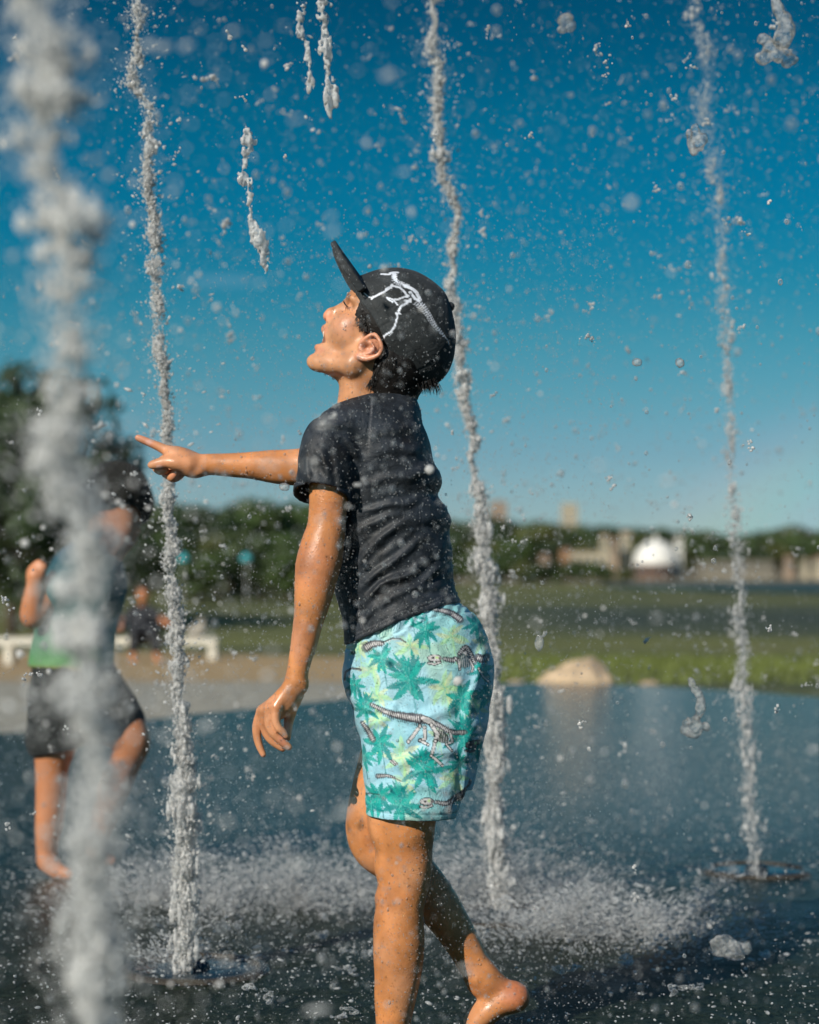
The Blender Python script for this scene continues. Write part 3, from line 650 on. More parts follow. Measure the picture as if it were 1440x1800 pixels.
def shorts_print(V):
    rs = Raster(590, 1020, 885, 1460, 3); rr = random.Random(5)
    P3 = np.stack([rs.X / 1100, rs.Y / 1100, 0 * rs.X], -1)
    basec = np.array((0.34, 0.62, 0.72)); rs.img[:] = basec
    n1 = vnoise(P3, 30, 3); rs.img[:] = basec + n1[..., None] * np.array((0.05, 0.035, 0.02))
    n2 = sstep(0.1, 0.65, vnoise(P3, 22, 7)); rs.img[:] = rs.img * (1 - .35 * n2[..., None]) + np.array((0.22, 0.62, 0.50)) * .35 * n2[..., None]
    n3 = sstep(0.25, 0.7, vnoise(P3, 26, 17)); rs.img[:] = rs.img * (1 - .4 * n3[..., None]) + np.array((0.50, 0.72, 0.36)) * .4 * n3[..., None]
    TEAL, DT, YG, OR = (0.0, 0.33, 0.30), (0.0, 0.20, 0.22), (0.46, 0.78, 0.28), (0.68, 0.72, 0.32)
    def palm(x, y, r, cols, a=1.0, n=9, trunk=True, crown=False, lean=0.0):
        r *= 1.13
        if crown:
            for _ in range(26): rs.leaf(x + rr.uniform(-.25, .25) * r, y - .35 * r + rr.uniform(-.15, .2) * r, rr.uniform(-2.9, -.25), r * rr.uniform(.35, .75), r * .11, rr.choice([TEAL, DT, (0.0, .36, .31)]), a)
        for i in range(n):
            an = math.pi * 2 * i / n + rr.uniform(-.18, .18) + lean; L = r * rr.uniform(.75, 1.1) * (0.85 if math.sin(an) < 0 else 1)
            rs.leaf(x, y, an, L, r * .27, cols[i % len(cols)], a, rr.uniform(-.35, .35))
        for i in range(14):
            an = rr.uniform(0, 6.28); rs.line([(x, y), (x + r * .45 * math.cos(an), y + r * .45 * math.sin(an))], .8, (0.12, .52, .46), .7 * a)
        if trunk: rs.line([(x + 2, y), (x + r * .18, y + r * .8), (x + r * .3, y + r * 1.55)], 1.8, DT if cols[0] == TEAL else cols[0], .8 * a)
    for x, y, r in ((781, 1207, 30), (793, 1118, 28), (654, 1176, 27), (721, 1133, 27), (705, 1327, 36), (795, 1366, 31), (713, 1370, 24), (629, 1141, 24), (664, 1223, 26), (664, 1262, 24), (850, 1130, 26), (838, 1240, 26), (640, 1078, 20), (770, 1290, 22)):
        palm(x, y, r, [YG, OR, (0.36, 0.66, 0.40)], .58, n=8)
    for x, y, r, cr in ((748, 1106, 29, 0), (671, 1157, 28, 0), (621, 1205, 22, 0), (812, 1227, 34, 0), (668, 1304, 33, 0), (639, 1331, 22, 0), (667, 1397, 31, 0), (641, 1245, 25, 1), (815, 1294, 33, 1), (806, 1340, 21, 0), (652, 1413, 22, 0),
                        (839, 1098, 25, 0), (849, 1180, 24, 0), (705, 1411, 35, 1), (746, 1350, 39, 1), (720, 1194, 43, 1), (722, 1078, 22, 1), (856, 1225, 22, 1), (842, 1330, 20, 1)):
        palm(x, y, r, [TEAL, (0.0, .25, .25), (0.0, .40, .34)], .95, n=9, crown=bool(cr))
    K, WH, G = (0.008, 0.008, 0.014), (0.66, 0.64, 0.64), (0.10, 0.10, 0.12)
    def spine(pts, w0, w1, ribs=0):
        pts = [tuple(p) for p in spline(np.array(pts, float), 5)]
        L = sum(math.dist(a, b) for a, b in zip(pts[:-1], pts[1:])); run = 0
        for a, b in zip(pts[:-1], pts[1:]):
            t = run / L; w_ = w0 + (w1 - w0) * t; rs.line([a, b], w_, G, .75); run += math.dist(a, b)
        step = 3.4; run = 0; nxt = 0
        for a, b in zip(pts[:-1], pts[1:]):
            l = math.dist(a, b)
            while nxt < run + l:
                u = (nxt - run) / l; x, y = a[0] + (b[0] - a[0]) * u, a[1] + (b[1] - a[1]) * u; nx, ny = -(b[1] - a[1]) / l, (b[0] - a[0]) / l
                w_ = (w0 + (w1 - w0) * nxt / L) / 2
                rs.line([(x - nx * w_ * 1.1, y - ny * w_ * 1.1), (x + nx * w_ * (1.2 + ribs), y + ny * w_ * (1.2 + ribs))], 1.3, K, .95)
                rs.ell(x + (b[0] - a[0]) / l * 1.6, y + (b[1] - a[1]) / l * 1.6, 1.15, max(1.1, w_ * .55), WH, .9, math.atan2(b[1] - a[1], b[0] - a[0])); nxt += step
            run += l
    def bone(pts, w_=3.2):
        w_ *= 1.35
        rs.line(pts, w_ + 2, K, .9); rs.line(pts, w_ - .6, WH, .95)
        for p in (pts[0], pts[-1]): rs.ell(p[0], p[1], w_ * .75, w_ * .75, K, .9); rs.ell(p[0], p[1], w_ * .45, w_ * .45, WH, .95)
    def skull(x, y, s_, dark=False):
        c1 = G if dark else WH
        rs.ell(x, y, 13 * s_, 7 * s_, K); rs.ell(x, y, 11.6 * s_, 5.6 * s_, c1, .9); rs.ell(x + 4 * s_, y - 1 * s_, 2.6 * s_, 2.2 * s_, (0.5, 0.7, 0.3)); rs.ell(x - 3 * s_, y - .5 * s_, 2.6 * s_, 1.8 * s_, K)
        rs.ell(x + 9 * s_, y, 2 * s_, 3 * s_, K, .8)
        rs.line([(x - 12 * s_, y + 8.5 * s_), (x, y + 11 * s_), (x + 10 * s_, y + 7 * s_)], 4.6 * s_, K); rs.line([(x - 11 * s_, y + 8.5 * s_), (x, y + 10.6 * s_), (x + 9 * s_, y + 7 * s_)], 2.6 * s_, c1, .9)
        for i in range(7): rs.line([(x - 11 * s_ + i * 2.6 * s_, y + 5 * s_), (x - 11 * s_ + i * 2.6 * s_, y + 7.5 * s_)], .9, K)
    # the large walking skeleton
    spine([(652, 1238), (685, 1252), (715, 1258), (742, 1262)], 7, 18, .3); spine([(742, 1262), (770, 1272), (795, 1285), (818, 1286)], 11, 8)
    rs.ell(775, 1292, 15, 10, K, .9, .5); 
    for i in range(7): rs.line([(766 + i * 4, 1276 + i), (762 + i * 4.3, 1300 + i * .3)], 1.2, WH, .7)
    rs.ell(752, 1264, 15, 6.5, K, 1, .4); rs.ell(752, 1264, 13.4, 5, WH, .95, .4)
    bone([(758, 1272), (769, 1288), (765, 1300)], 4.5); bone([(765, 1300), (758, 1325)], 3.6); bone([(758, 1325), (770, 1336), (777, 1343)], 3.2)
    bone([(738, 1274), (728, 1288), (718, 1301)], 4); bone([(746, 1276), (747, 1296), (738, 1299)], 3.8); bone([(738, 1299), (752, 1306)], 3)
    bone([(790, 1283), (795, 1302), (784, 1306)], 3); bone([(784, 1306), (794, 1317)], 2.4); skull(832, 1309, 1.15, True)
    # others
    skull(764, 1156, 1.0); spine([(780, 1157), (795, 1160), (802, 1157)], 7, 9); rs.ell(818, 1158, 15, 17, K, .75, .7); rs.ell(820, 1145, 7, 6, WH, .9); spine([(806, 1150), (820, 1138), (834, 1165)], 7, 10, .2); bone([(806, 1160), (808, 1176)], 2.6); bone([(826, 1160), (832, 1172), (830, 1180)], 2.6)
    for i in range(6): rs.line([(812 + 3 * i, 1152), (808 + 4 * i, 1172)], 1.1, WH, .8)
    spine([(840, 1156), (850, 1160), (858, 1156)], 14, 12, .1); bone([(842, 1176), (850, 1190), (862, 1202)], 2.6)
    spine([(642, 1140), (655, 1132), (672, 1130)], 15, 9, .1); rs.line([(672, 1129), (690, 1121), (703, 1122), (713, 1128)], 3, K, .9); rs.line([(676, 1129), (690, 1123.4), (703, 1124)], 1, WH, .8)
    rs.line([(604, 1198), (606, 1184), (618, 1176), (634, 1178)], 4, G, .9); rs.line([(603, 1200), (605, 1183), (618, 1174.5), (635, 1177)], 1.4, K, .95); rs.ell(620, 1149, 5, 3.5, K, .8)
    spine([(762, 1070), (785, 1075), (800, 1082), (810, 1090)], 8, 13, .2)
    skull(750, 1405, 1.0); spine([(765, 1406), (785, 1410), (800, 1402), (815, 1396), (826, 1388)], 7, 15, .2); rs.ell(812, 1400, 13, 9, K, .7, -.4); bone([(794, 1405), (790, 1425)], 2.8); bone([(798, 1400), (793, 1412)], 2.6)
    spine([(663, 1363), (680, 1361), (694, 1364)], 8, 4); rs.line([(692, 1364), (704, 1369)], 2, K, .9); rs.line([(642, 1400), (650, 1395), (666, 1395)], 3, K, .75)
    spine([(636, 1270), (646, 1283), (656, 1300)], 7, 11, .2); bone([(687, 1335), (694, 1341)], 2); bone([(691, 1334), (698, 1340)], 1.8)
    for i in range(9): x = 662 + i * 5; rs.line([(x, 1120 - i * 2), (x + 3, 1108 - i * 2)], 1.6, DT, .7)
    x, y = side(V)
    return np.clip(rs.sample(x, y), 0.004, .8)

def cap_print(V):
    rs = Raster(600, 440, 830, 710, 4); rs.img[:] = (0.022, 0.026, 0.028); WH = (0.72, 0.76, 0.84); K = (0.02, 0.02, 0.03)
    c = lambda *a: [(640 + a[i] / 6.92, 440 + a[i + 1] / 6.92) for i in range(0, len(a), 2)]
    L = lambda pts, w_, **k: rs.line(c(*pts), w_ * 1.0 / 6.92, WH, **k)
    L((205, 250, 300, 262, 320, 250), 24); L((310, 240, 350, 232, 410, 232), 26); L((360, 250, 375, 330), 50)
    def vert(pts, w0, w1, step, ribs=0):
        pts = c(*pts); P_ = spline(np.array(pts), 6); run = 0; nxt = 0; Lt = sum(math.dist(a, b) for a, b in zip(P_[:-1], P_[1:]))
        for a, b in zip(P_[:-1], P_[1:]):
            l = math.dist(a, b)
            while nxt < run + l:
                u = (nxt - run) / l; x, y = a[0] + (b[0] - a[0]) * u, a[1] + (b[1] - a[1]) * u; nx, ny = -(b[1] - a[1]) / l, (b[0] - a[0]) / l; w_ = (w0 + (w1 - w0) * nxt / Lt) / 6.92 / 2
                rs.line([(x - nx * w_ , y - ny * w_), (x + nx * w_, y + ny * w_)], step * .42, WH, .95)
                if ribs: rs.line([(x + nx * w_, y + ny * w_), (x + nx * w_ * 1.4 - ny * 2, y + ny * w_ * 1.4 + nx * 2)], .8, WH, .8)
                nxt += step
            run += l
    vert((365, 270, 380, 350, 440, 385, 560, 430), 60, 46, 3.4, 1); L((365, 300, 400, 370, 520, 410), 6)
    L((500, 415, 590, 455, 640, 500, 680, 590), 42); L((560, 500, 620, 580, 670, 600), 34); rs.line(c(560, 470, 575, 550, 600, 600), .9, K)
    L((530, 560, 490, 490, 430, 440, 335, 415), 26); L((340, 410, 325, 440), 36); L((300, 455, 250, 495, 100, 575), 24); L((300, 450, 270, 470), 40); L((110, 575, 60, 560, 0, 505), 10); L((110, 560, 90, 590), 22)
    L((540, 545, 470, 570, 400, 600), 22); L((400, 600, 360, 600, 275, 570), 18); L((380, 590, 345, 630, 290, 590), 20); L((370, 620, 405, 660), 18)
    L((565, 590, 520, 640, 450, 680, 420, 740), 28); L((500, 610, 560, 620), 34); L((400, 765, 402, 820, 385, 890, 370, 935), 24); L((385, 770, 440, 775), 22); L((375, 930, 330, 990, 300, 1010), 22); L((330, 990, 240, 1045, 165, 1075), 22); L((260, 1030, 230, 1085), 18); L((350, 1000, 310, 1040), 14)
    vert((640, 620, 720, 690, 790, 790, 860, 900, 930, 970, 985, 1030), 84, 26, 4.2, 1); L((650, 600, 790, 780, 900, 940, 990, 1030), 6); L((985, 1030, 1030, 1080, 1045, 1150), 8, taper=True)
    x, y = side(V, 3.13); r = rs.sample(x, y)
    far = V[:, 1] > D0 + .012
    r[far] = (0.022, 0.026, 0.028)
    return r * (1 + 0.3 * vnoise(V, 60, 3)[:, None])

CU = np.array((0.495, 0.869)); CW = np.array((0.869, -0.495)); CC = np.array((668.0, 594.0))
def build_cap(boy, B):
    g = Field((-0.16, 3.09, 1.0), (0.10, 3.31, 1.30), 0.0016)
    tab = np.array([(-6, -106, 107), (0, -108, 108), (15, -114, 114), (36, -111, 117.5), (62, -104, 116.5), (78, -97, 109), (92, -89, 98), (104, -79, 85), (116, -66, 66), (127, -49, 42), (134, -33, 20), (138, -20, 4), (140, -9, -5)], float)
    X = g.lo[0] + g.h * np.arange(g.n[0]); Z = g.lo[2] + g.h * np.arange(g.n[2]); Y = (g.lo[1] + g.h * np.arange(g.n[1]))[None, :, None]
    XX, ZZ = np.meshgrid(X, Z, indexing='ij'); kx = F / D0; px = 720 + XX * kx - CC[0]; py = HOR + (EYE - ZZ) * kx - CC[1]
    u = px * CU[0] + py * CU[1]; wv = px * CW[0] + py * CW[1]
    L = smooth_interp(np.clip(wv, -6, 140), tab[:, 0], tab[:, 1]); Rr = smooth_interp(np.clip(wv, -6, 140), tab[:, 0], tab[:, 2])
    a = np.maximum((Rr - L) / 2, 1); c = (Rr + L) / 2; b = 85 * a / 116
    k0 = np.sqrt((((u - c) / a) ** 2)[:, None, :] + (((Y - D0) * kx) / b[:, None, :]) ** 2); d = (k0 - 1) * np.minimum(a, b)[:, None, :] / kx
    capw = (wv - 139.6)[:, None, :] / kx; rim = 0.055 * (np.abs(u) / 108) ** 2
    rimw = (-(wv) + 3 * np.cos(u / 108 * 3.0) )[:, None, :] / kx
    g.F = np.maximum(np.maximum(d, capw), rimw).astype(np.float32)
    def dis(P):
        x = 720 + P[:, 0] * kx - CC[0]; y = HOR + (EYE - P[:, 2]) * kx - CC[1]; u = x * CU[0] + y * CU[1]; w_ = x * CW[0] + y * CW[1]; q = (D0 - P[:, 1]) * 1100
        # six panel seams meet at the button
        an = np.arctan2(q, (u + 7) - 0.0); r = np.hypot(q, u + 7)
        sd = np.abs((an / (math.pi / 3)) % 1 - .5) * (math.pi / 3); dist = r * np.abs(((an / (math.pi / 3)) % 1) - 0.5) * (math.pi / 3) * 2 * .5
        s_ = np.exp(-(dist / 1.8) ** 2) * sstep(10, 25, r)
        band = np.exp(-((w_ - 13) / 1.3) ** 2)
        return px1(1) * (1.1 * s_ + .8 * band - 1.6 * vnoise(P, 24, 3) - .5 * vnoise(P, 70, 6))
    g.displace(dis, .01)
    V, Q = g.mesh(1)
    cap = mesh_obj('cap', V, Q, M_CAP, boy, B, col=cap_print(V))
    # brim
    g = Field((-0.17, 3.08, 1.03), (-0.03, 3.32, 1.34), 0.0014)
    X = g.lo[0] + g.h * np.arange(g.n[0]); Z = g.lo[2] + g.h * np.arange(g.n[2]); Yv = g.lo[1] + g.h * np.arange(g.n[1])
    XX, YY, ZZ = np.meshgrid(X, Yv, Z, indexing='ij'); px = 720 + XX * kx; py = HOR + (EYE - ZZ) * kx; q = (D0 - YY) * 1100
    bx, by = 637, 509; tx, ty = 585, 431; L = math.hypot(tx - bx, ty - by); dx, dy = (tx - bx) / L, (ty - by) / L; nx, ny = -dy, dx      # normal towards the crown side
    t = (px - bx) * dx + (py - by) * dy; n_ = (px - bx) * nx + (py - by) * ny
    Lq = L * np.sqrt(np.clip(1 - (q / 86) ** 4, 0, 1)) + 0.0
    arch = 3 - 9 * (q / 80) ** 2 + 0 * t
    thick = 3.4 + 2.4 * sstep(L, 0, t)
    d1 = np.abs(n_ - arch) - thick; e = np.maximum(t - Lq, -t - 9); e = np.maximum(e, np.abs(q) - 82)
    g.F = (np.where((d1 > 0) & (e > 0), np.hypot(d1, e), np.maximum(d1, e)) - 1.5).astype(np.float32) / kx
    del px, py, q, t, n_, XX, YY, ZZ
    V, Q = g.mesh(1)
    c = np.tile((0.02, 0.024, 0.027), (len(V), 1)) * (1 + .3 * vnoise(V, 90, 3)[:, None])
    mesh_obj('brim', V, Q, M_CAP, cap, B, col=c)
    g = Field(W(793, 538, 0) - .02, W(793, 538, 0) + .02, .001); ax = np.array((CW[0], 0, -CW[1]))
    g.cone(W(788, 541), px1(9), W(791, 539), px1(8.5)); V, Q = g.mesh(1)
    mesh_obj('button', V, Q, M_CAP, cap, B, col=np.tile((0.02, 0.024, 0.027), (len(V), 1)))

def build_hair(boy, B):
    g = Field((-0.16, 3.06, 0.98), (0.08, 3.34, 1.24), 0.0020)
    g.ell(hp(-9, 60), (px1(97), px1(79), px1(87)), HM)
    sl_, X, Y, Z = g.sub(g.lo, g.lo + g.h * g.n); kx = F / 3.13
    px, py = np.broadcast_arrays((720 + X * kx)[:, 0, :], (HOR + (EYE - Z) * kx)[:, 0, :])
    poly = [(632, 526), (622, 552), (619, 575), (627, 588), (640, 589), (655, 585), (668, 596), (682, 615), (690, 605), (664, 560), (640, 515), (630, 512)]
    m = inpoly(px, py, poly)
    g.F = np.where(m[:, None, :], g.F, 0.02).astype(np.float32)
    # nape
    n = Field(g.lo, g.lo + g.h * (g.n - 1), g.h); n.n = g.n; n.F = np.full(g.n, 1.0, np.float32)
    n.chain([(705, 640, 0, 56), (694, 668, 0, 50), (690, 690, 0, 44)], fy=1.25)
    for s in (-1, 1): n.chain([(684, 628, 58 * s, 19), (680, 652, 50 * s, 24), (676, 676, 34 * s, 26)], k=px1(12))
    g.F = np.minimum(g.F, n.F)
    g.displace(lambda P: -0.0016 * np.abs(np.sin((P[:, 0] * 1.0 + P[:, 2] * 1.5) * 520 + 3 * vnoise(P, 60, 3))) + .001 * vnoise(P, 90, 8), .008)
    V, Q = g.mesh(0); Vs, Fs = [V], [Q]; off = len(V)
    rr = random.Random(3)
    def strand(p, d, L, droop, w_):
        nonlocal off
        n_ = 5; P_ = []; d = np.array(d, float); d /= np.linalg.norm(d); p = np.array(p, float)
        for i in range(n_): P_.append(p.copy()); p = p + d * L / n_; d = d + np.array((rr.uniform(-.12, .12), rr.uniform(-.12, .12), -droop)); d /= np.linalg.norm(d)
        a = np.cross(d, (0.3, 1, .2)); a /= np.linalg.norm(a); b = np.cross(d, a); vv = []; ff = []
        for i, c in enumerate(P_):
            r = w_ * (1 - i / (n_ - .4))
            for j in range(3): an = 2.094 * j; vv.append(c + (a * math.cos(an) + b * math.sin(an)) * r)
        for i in range(n_ - 1):
            for j in range(3): ff.append((off + i * 3 + j, off + i * 3 + (j + 1) % 3, off + i * 3 + 3 + (j + 1) % 3, off + i * 3 + 3 + j))
        Vs.append(np.array(vv)); Fs.append(np.array(ff)); off += len(vv)
    for _ in range(230):      # tuft under the back of the cap
        t = rr.random(); q = rr.uniform(-50, 50); x = 722 + 46 * t; y = 684 - 12 * t
        strand(W(x, y - 8, q), (rr.uniform(-.1, .35) + (t - .3) * .4, rr.uniform(-.3, .3), -1), rr.uniform(.012, .026) * (.6 + t), .15, .0009)
    for _ in range(700):      # behind the ear and the nape edge
        t = rr.random(); s = rr.choice((-1, 1)); x = 672 - 22 * t; y = 630 + 44 * t
        strand(W(x + rr.uniform(-2, 24), y, (76 - 22 * t + rr.uniform(-6, 3)) * s), (-.45 + rr.uniform(-.35, .45), -.1 * s, -1), rr.uniform(.008, .022), .1, .0009)
    for _ in range(300):      # sideburn
        t = rr.random(); s = rr.choice((-1, 1)); y = 545 + 36 * t; x = 640 - 12 * math.sin(t * 3.1)
        strand(W(x + rr.uniform(-2, 14), y, (74 - 6 * (1 - t)) * s), (-.75 + rr.uniform(-.2, .2), -.15 * s, -.8 + rr.uniform(-.3, .2)), rr.uniform(.006, .012), 0, .0007)
    for _ in range(40):       # fringe at the brow
        strand(W(rr.uniform(628, 640), rr.uniform(500, 520), rr.uniform(10, 62)), (-.6, 0, -.9), rr.uniform(.008, .016), .0, .0006)
    mesh_obj('hair', np.concatenate(Vs), np.concatenate(Fs), M_HAIR, boy, B)
    # lashes
    mb = MB(); rb = random.Random(1)
    for s in (-1, 1):
        for i in range(9):
            a = np.array(hp(72 + 2 * math.sin(i * .35), 36, (24 + 2.4 * i) * s)); b = np.array(hp(83 + 2 * math.sin(i * .35), 41 + rb.uniform(-1, 1), (24 + 2.8 * i) * s))
            mb.tube([tuple(a - B), tuple((a + b) / 2 - B + np.array((0, 0, -.001))), tuple(b - B)], [.0007, .0005, .0002], 4)
    mb.build('eyelashes', M_HAIR, boy)
# ------------------------------------------------------------------ ground, shore and far things
def gz(y):
    y = np.asarray(y, float); t = np.clip((y - 12) / 36, 0, 1.0)
    return -0.02 - 1.10 * (1 - (1 - t) ** 1.25)
PLAZA = [(-14, -8), (-12, 0), (-7.5, 5), (-4.2, 7.6), (-1.9, 9.35), (-1.1, 10.6), (-.43, 11.7), (.05, 12.75), (.55, 13.25), (1.0, 13.3), (1.45, 13.1), (1.95, 12.6), (2.45, 11.9), (4.2, 9.0), (6.5, 4), (9, -2), (10, -8)]

def wet_stone():
    """dark stone under running water: choppy among the jets, calm and mirror-like towards the far edge"""
    m, n, l, p, _ = mat('wet_dark_stone', (0.012, 0.018, 0.014), 0.2)
    tc = n.new('ShaderNodeTexCoord'); sx = n.new('ShaderNodeSeparateXYZ'); l.new(tc.outputs['Object'], sx.inputs[0])
    a = noise_tex(n, l, tc, 7, 5, dist=1.2); b = noise_tex(n, l, tc, 55, 4, rough=.65, dist=1.5)
    w1 = n.new('ShaderNodeMath'); w1.operation = 'MULTIPLY_ADD'; l.new(a.outputs[0], w1.inputs[0]); w1.inputs[1].default_value = 2.4; l.new(sx.outputs[1], w1.inputs[2])
    def rng(src, a0, a1, b0, b1):
        q = n.new('ShaderNodeMapRange'); q.interpolation_type = 'SMOOTHSTEP'
        for i, v_ in enumerate((a0, a1, b0, b1)): q.inputs[i + 1].default_value = v_
        l.new(src, q.inputs[0]); return q.outputs[0]
    l.new(rng(w1.outputs[0], 4.6, 8.5, .38, .10), p.inputs['Roughness']); l.new(rng(w1.outputs[0], 4.5, 8.6, .05, 1.0), p.inputs['Specular IOR Level'])
    cr_ = n.new('ShaderNodeValToRGB'); cr_.color_ramp.elements[0].color = (0.003, 0.007, 0.004, 1); cr_.color_ramp.elements[1].color = (0.045, 0.060, 0.040, 1); cr_.color_ramp.elements[0].position = .38; cr_.color_ramp.elements[1].position = .78
    l.new(b.outputs[0], cr_.inputs[0]); l.new(cr_.outputs[0], p.inputs['Base Color'])
    b1 = bump(n, l, p, a.outputs[0], 0.5, 0.02); b2 = bump(n, l, p, b.outputs[0], 0.7, 0.008, b1)
    d = noise_tex(n, l, tc, 260, 3, rough=.6); bump(n, l, p, d.outputs[0], 0.7, 0.002, b2)
    calm = rng(w1.outputs[0], 4.4, 8.2, .7, .3)
    for q in n:
        if q.bl_idname == 'ShaderNodeBump': l.new(calm, q.inputs['Strength'])
    return m

def ground_material():
    m, n, l, p, _ = mat('shore_ground', (0.1, 0.1, 0.05), 0.9)
    tc = n.new('ShaderNodeTexCoord'); ge = n.new('ShaderNodeNewGeometry'); sx = n.new('ShaderNodeSeparateXYZ'); l.new(ge.outputs['Position'], sx.inputs[0])
    nz = noise_tex(n, l, tc, .35, 5); nf = noise_tex(n, l, tc, 9, 5, rough=.7)
    def math_(op, a, b):
        q = n.new('ShaderNodeMath'); q.operation = op
        for i, s_ in enumerate((a, b)):
            if isinstance(s_, (int, float)): q.inputs[i].default_value = s_
            else: l.new(s_, q.inputs[i])
        return q.outputs[0]
    def rng(s_, a, b, c=0, d=1):
        q = n.new('ShaderNodeMapRange'); q.interpolation_type = 'SMOOTHSTEP'
        for i, v_ in enumerate((a, b, c, d)): q.inputs[i + 1].default_value = v_
        l.new(s_, q.inputs[0]); return q.outputs[0]
    def mix(f_, a, b):
        q = n.new('ShaderNodeMix'); q.data_type = 'RGBA'; l.new(f_, q.inputs[0])
        for i, s_ in ((6, a), (7, b)):
            if isinstance(s_, tuple): q.inputs[i].default_value = (*s_, 1)
            else: l.new(s_, q.inputs[i])
        return q.outputs[2]
    yw = math_('ADD', sx.outputs[1], math_('MULTIPLY', math_('SUBTRACT', nz.outputs[0], .5), 5.0))
    line = rng(sx.outputs[0], -.2, 1.2, 38, 8)
    grassm = rng(math_('SUBTRACT', yw, line), -1.5, 1.5)
    gravm = rng(yw, 15.5, 19.5)
    sc = n.new('ShaderNodeMapping'); sc.inputs['Scale'].default_value = (0.02, 0.11, 1); l.new(ge.outputs['Position'], sc.inputs[0])
    st = n.new('ShaderNodeTexNoise'); st.inputs['Scale'].default_value = 1; st.inputs['Detail'].default_value = 3; l.new(sc.outputs[0], st.inputs['Vector'])
    grass = mix(rng(nf.outputs[0], .3, .7), (0.050, 0.062, 0.012), (0.20, 0.205, 0.05)); grass = mix(rng(st.outputs[0], .46, .62), grass, (0.035, 0.05, 0.022)); grass = mix(rng(nz.outputs[0], .56, .74), grass, (0.17, 0.15, 0.07))
    darkb = math_('MULTIPLY', math_('MULTIPLY', rng(yw, 50, 62), rng(yw, 108, 90)), rng(sx.outputs[0], -2, 8)); grass = mix(darkb, grass, mix(rng(st.outputs[0], .4, .6), (0.018, 0.034, 0.026), (0.045, 0.06, 0.03)))  # darker teal-green band across the field
    grass = mix(rng(yw, 215, 235), grass, (0.20, 0.165, 0.10))
    sand = mix(rng(nf.outputs[0], .25, .75), (0.30, 0.20, 0.09), (0.48, 0.34, 0.175)); gravel = mix(rng(nf.outputs[0], .3, .7), (0.20, 0.19, 0.15), (0.44, 0.41, 0.33))
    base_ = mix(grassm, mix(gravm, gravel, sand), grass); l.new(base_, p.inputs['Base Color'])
    bump(n, l, p, nf.outputs[0], .6, .05)
    return m

def build_ground():
    ys = np.concatenate([np.linspace(-30, 8, 12), np.linspace(9, 60, 90), 60 * (3500 / 60) ** (np.linspace(0.01, 1, 50))]); ss = np.linspace(-1, 1, 61)
    V = []; 
    for y in ys:
        for s_ in ss:
            x = s_ * (abs(y) * .9 + 40) * (0.35 + .65 * abs(s_)); z = float(gz(y)) + (0.05 * math.sin(x * .6 + y * .3) * sstep(14, 30, y) + 0 if y > 12 else 0)
            z = min(z, -.02) if y > 14 else -0.02
            V.append((x, y, z))
    nx = len(ss); I = np.arange(len(ys) - 1)[:, None] * nx + np.arange(nx - 1)[None, :]
    Q = np.stack([I, I + 1, I + nx + 1, I + nx], -1).reshape(-1, 4)
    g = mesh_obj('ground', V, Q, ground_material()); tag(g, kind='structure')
    # plaza slab, one smooth outline with a small step down to the gravel
    P = spline(np.array(PLAZA, float), 6); n = len(P); v = [(x, y, 0) for x, y in P] + [(x, y, -.12) for x, y in P]
    f = [tuple(range(n))[::-1]] + [(i, (i + 1) % n, n + (i + 1) % n, n + i) for i in range(n)]
    me = mesh_obj('plaza', v, f, wet_stone(), smooth=False); tag(me, kind='structure')
    # still water beyond the grass
    wm, n_, l_, p_, _ = mat('lake_water', (0.035, 0.060, 0.052), 0.45)
    p_.inputs['Specular IOR Level'].default_value = 0.12
    tc = n_.new('ShaderNodeTexCoord'); mp = n_.new('ShaderNodeMapping'); mp.inputs['Scale'].default_value = (1.2, 3.0, 1); l_.new(tc.outputs['Object'], mp.inputs[0])
    nz = n_.new('ShaderNodeTexNoise'); nz.inputs['Scale'].default_value = 1.0; nz.inputs['Detail'].default_value = 4; l_.new(mp.outputs[0], nz.inputs['Vector']); bump(n_, l_, p_, nz.outputs[0], .5, .12)
    def sheet(name, pts, z):
        P = spline(np.array(pts + [pts[0]], float), 6)[:-1]; o = mesh_obj(name, [(x, y, z) for x, y in P], [tuple(range(len(P)))[::-1]], wm, smooth=False); tag(o, kind='structure')
    sheet('lake', [(17, 172), (24, 150), (45, 128), (90, 120), (160, 150), (170, 215), (100, 232), (50, 228), (26, 214), (18, 192)], -1.07)
    # grass clumps at the plaza edge
    gm, n_, l_, p_, _ = mat('grass_blades', (0.12, 0.15, 0.03), 0.7); noise_vary(n_, l_, p_, None, 2, .5)
    rg = np.random.default_rng(4); N = 14000; x = rg.uniform(.7, 9, N); y = rg.uniform(12.0, 34, N); edge = np.interp(x, [p[0] for p in PLAZA[4:]], [p[1] for p in PLAZA[4:]]) + .12
    k = (y > edge) & (x < y * .24 + .5); x, y = x[k], y[k]; N = len(x); a = rg.uniform(0, 6.28, N); h = rg.uniform(.02, .07, N) * (1 + (y > 16)); w_ = .006 + .0004 * y
    z = gz(y) - .01; lx = rg.normal(0, .02, N); ly = rg.normal(0, .02, N)
    V = np.stack([np.stack([x - np.cos(a) * w_, y - np.sin(a) * w_, z], -1), np.stack([x + np.cos(a) * w_, y + np.sin(a) * w_, z], -1), np.stack([x + lx, y + ly, z + h], -1)], 1).reshape(-1, 3)
    o = mesh_obj('grass', V, np.arange(3 * N).reshape(-1, 3), gm, smooth=False); tag(o, 'short green grass growing beyond the wet plaza edge', 'grass', kind='stuff')

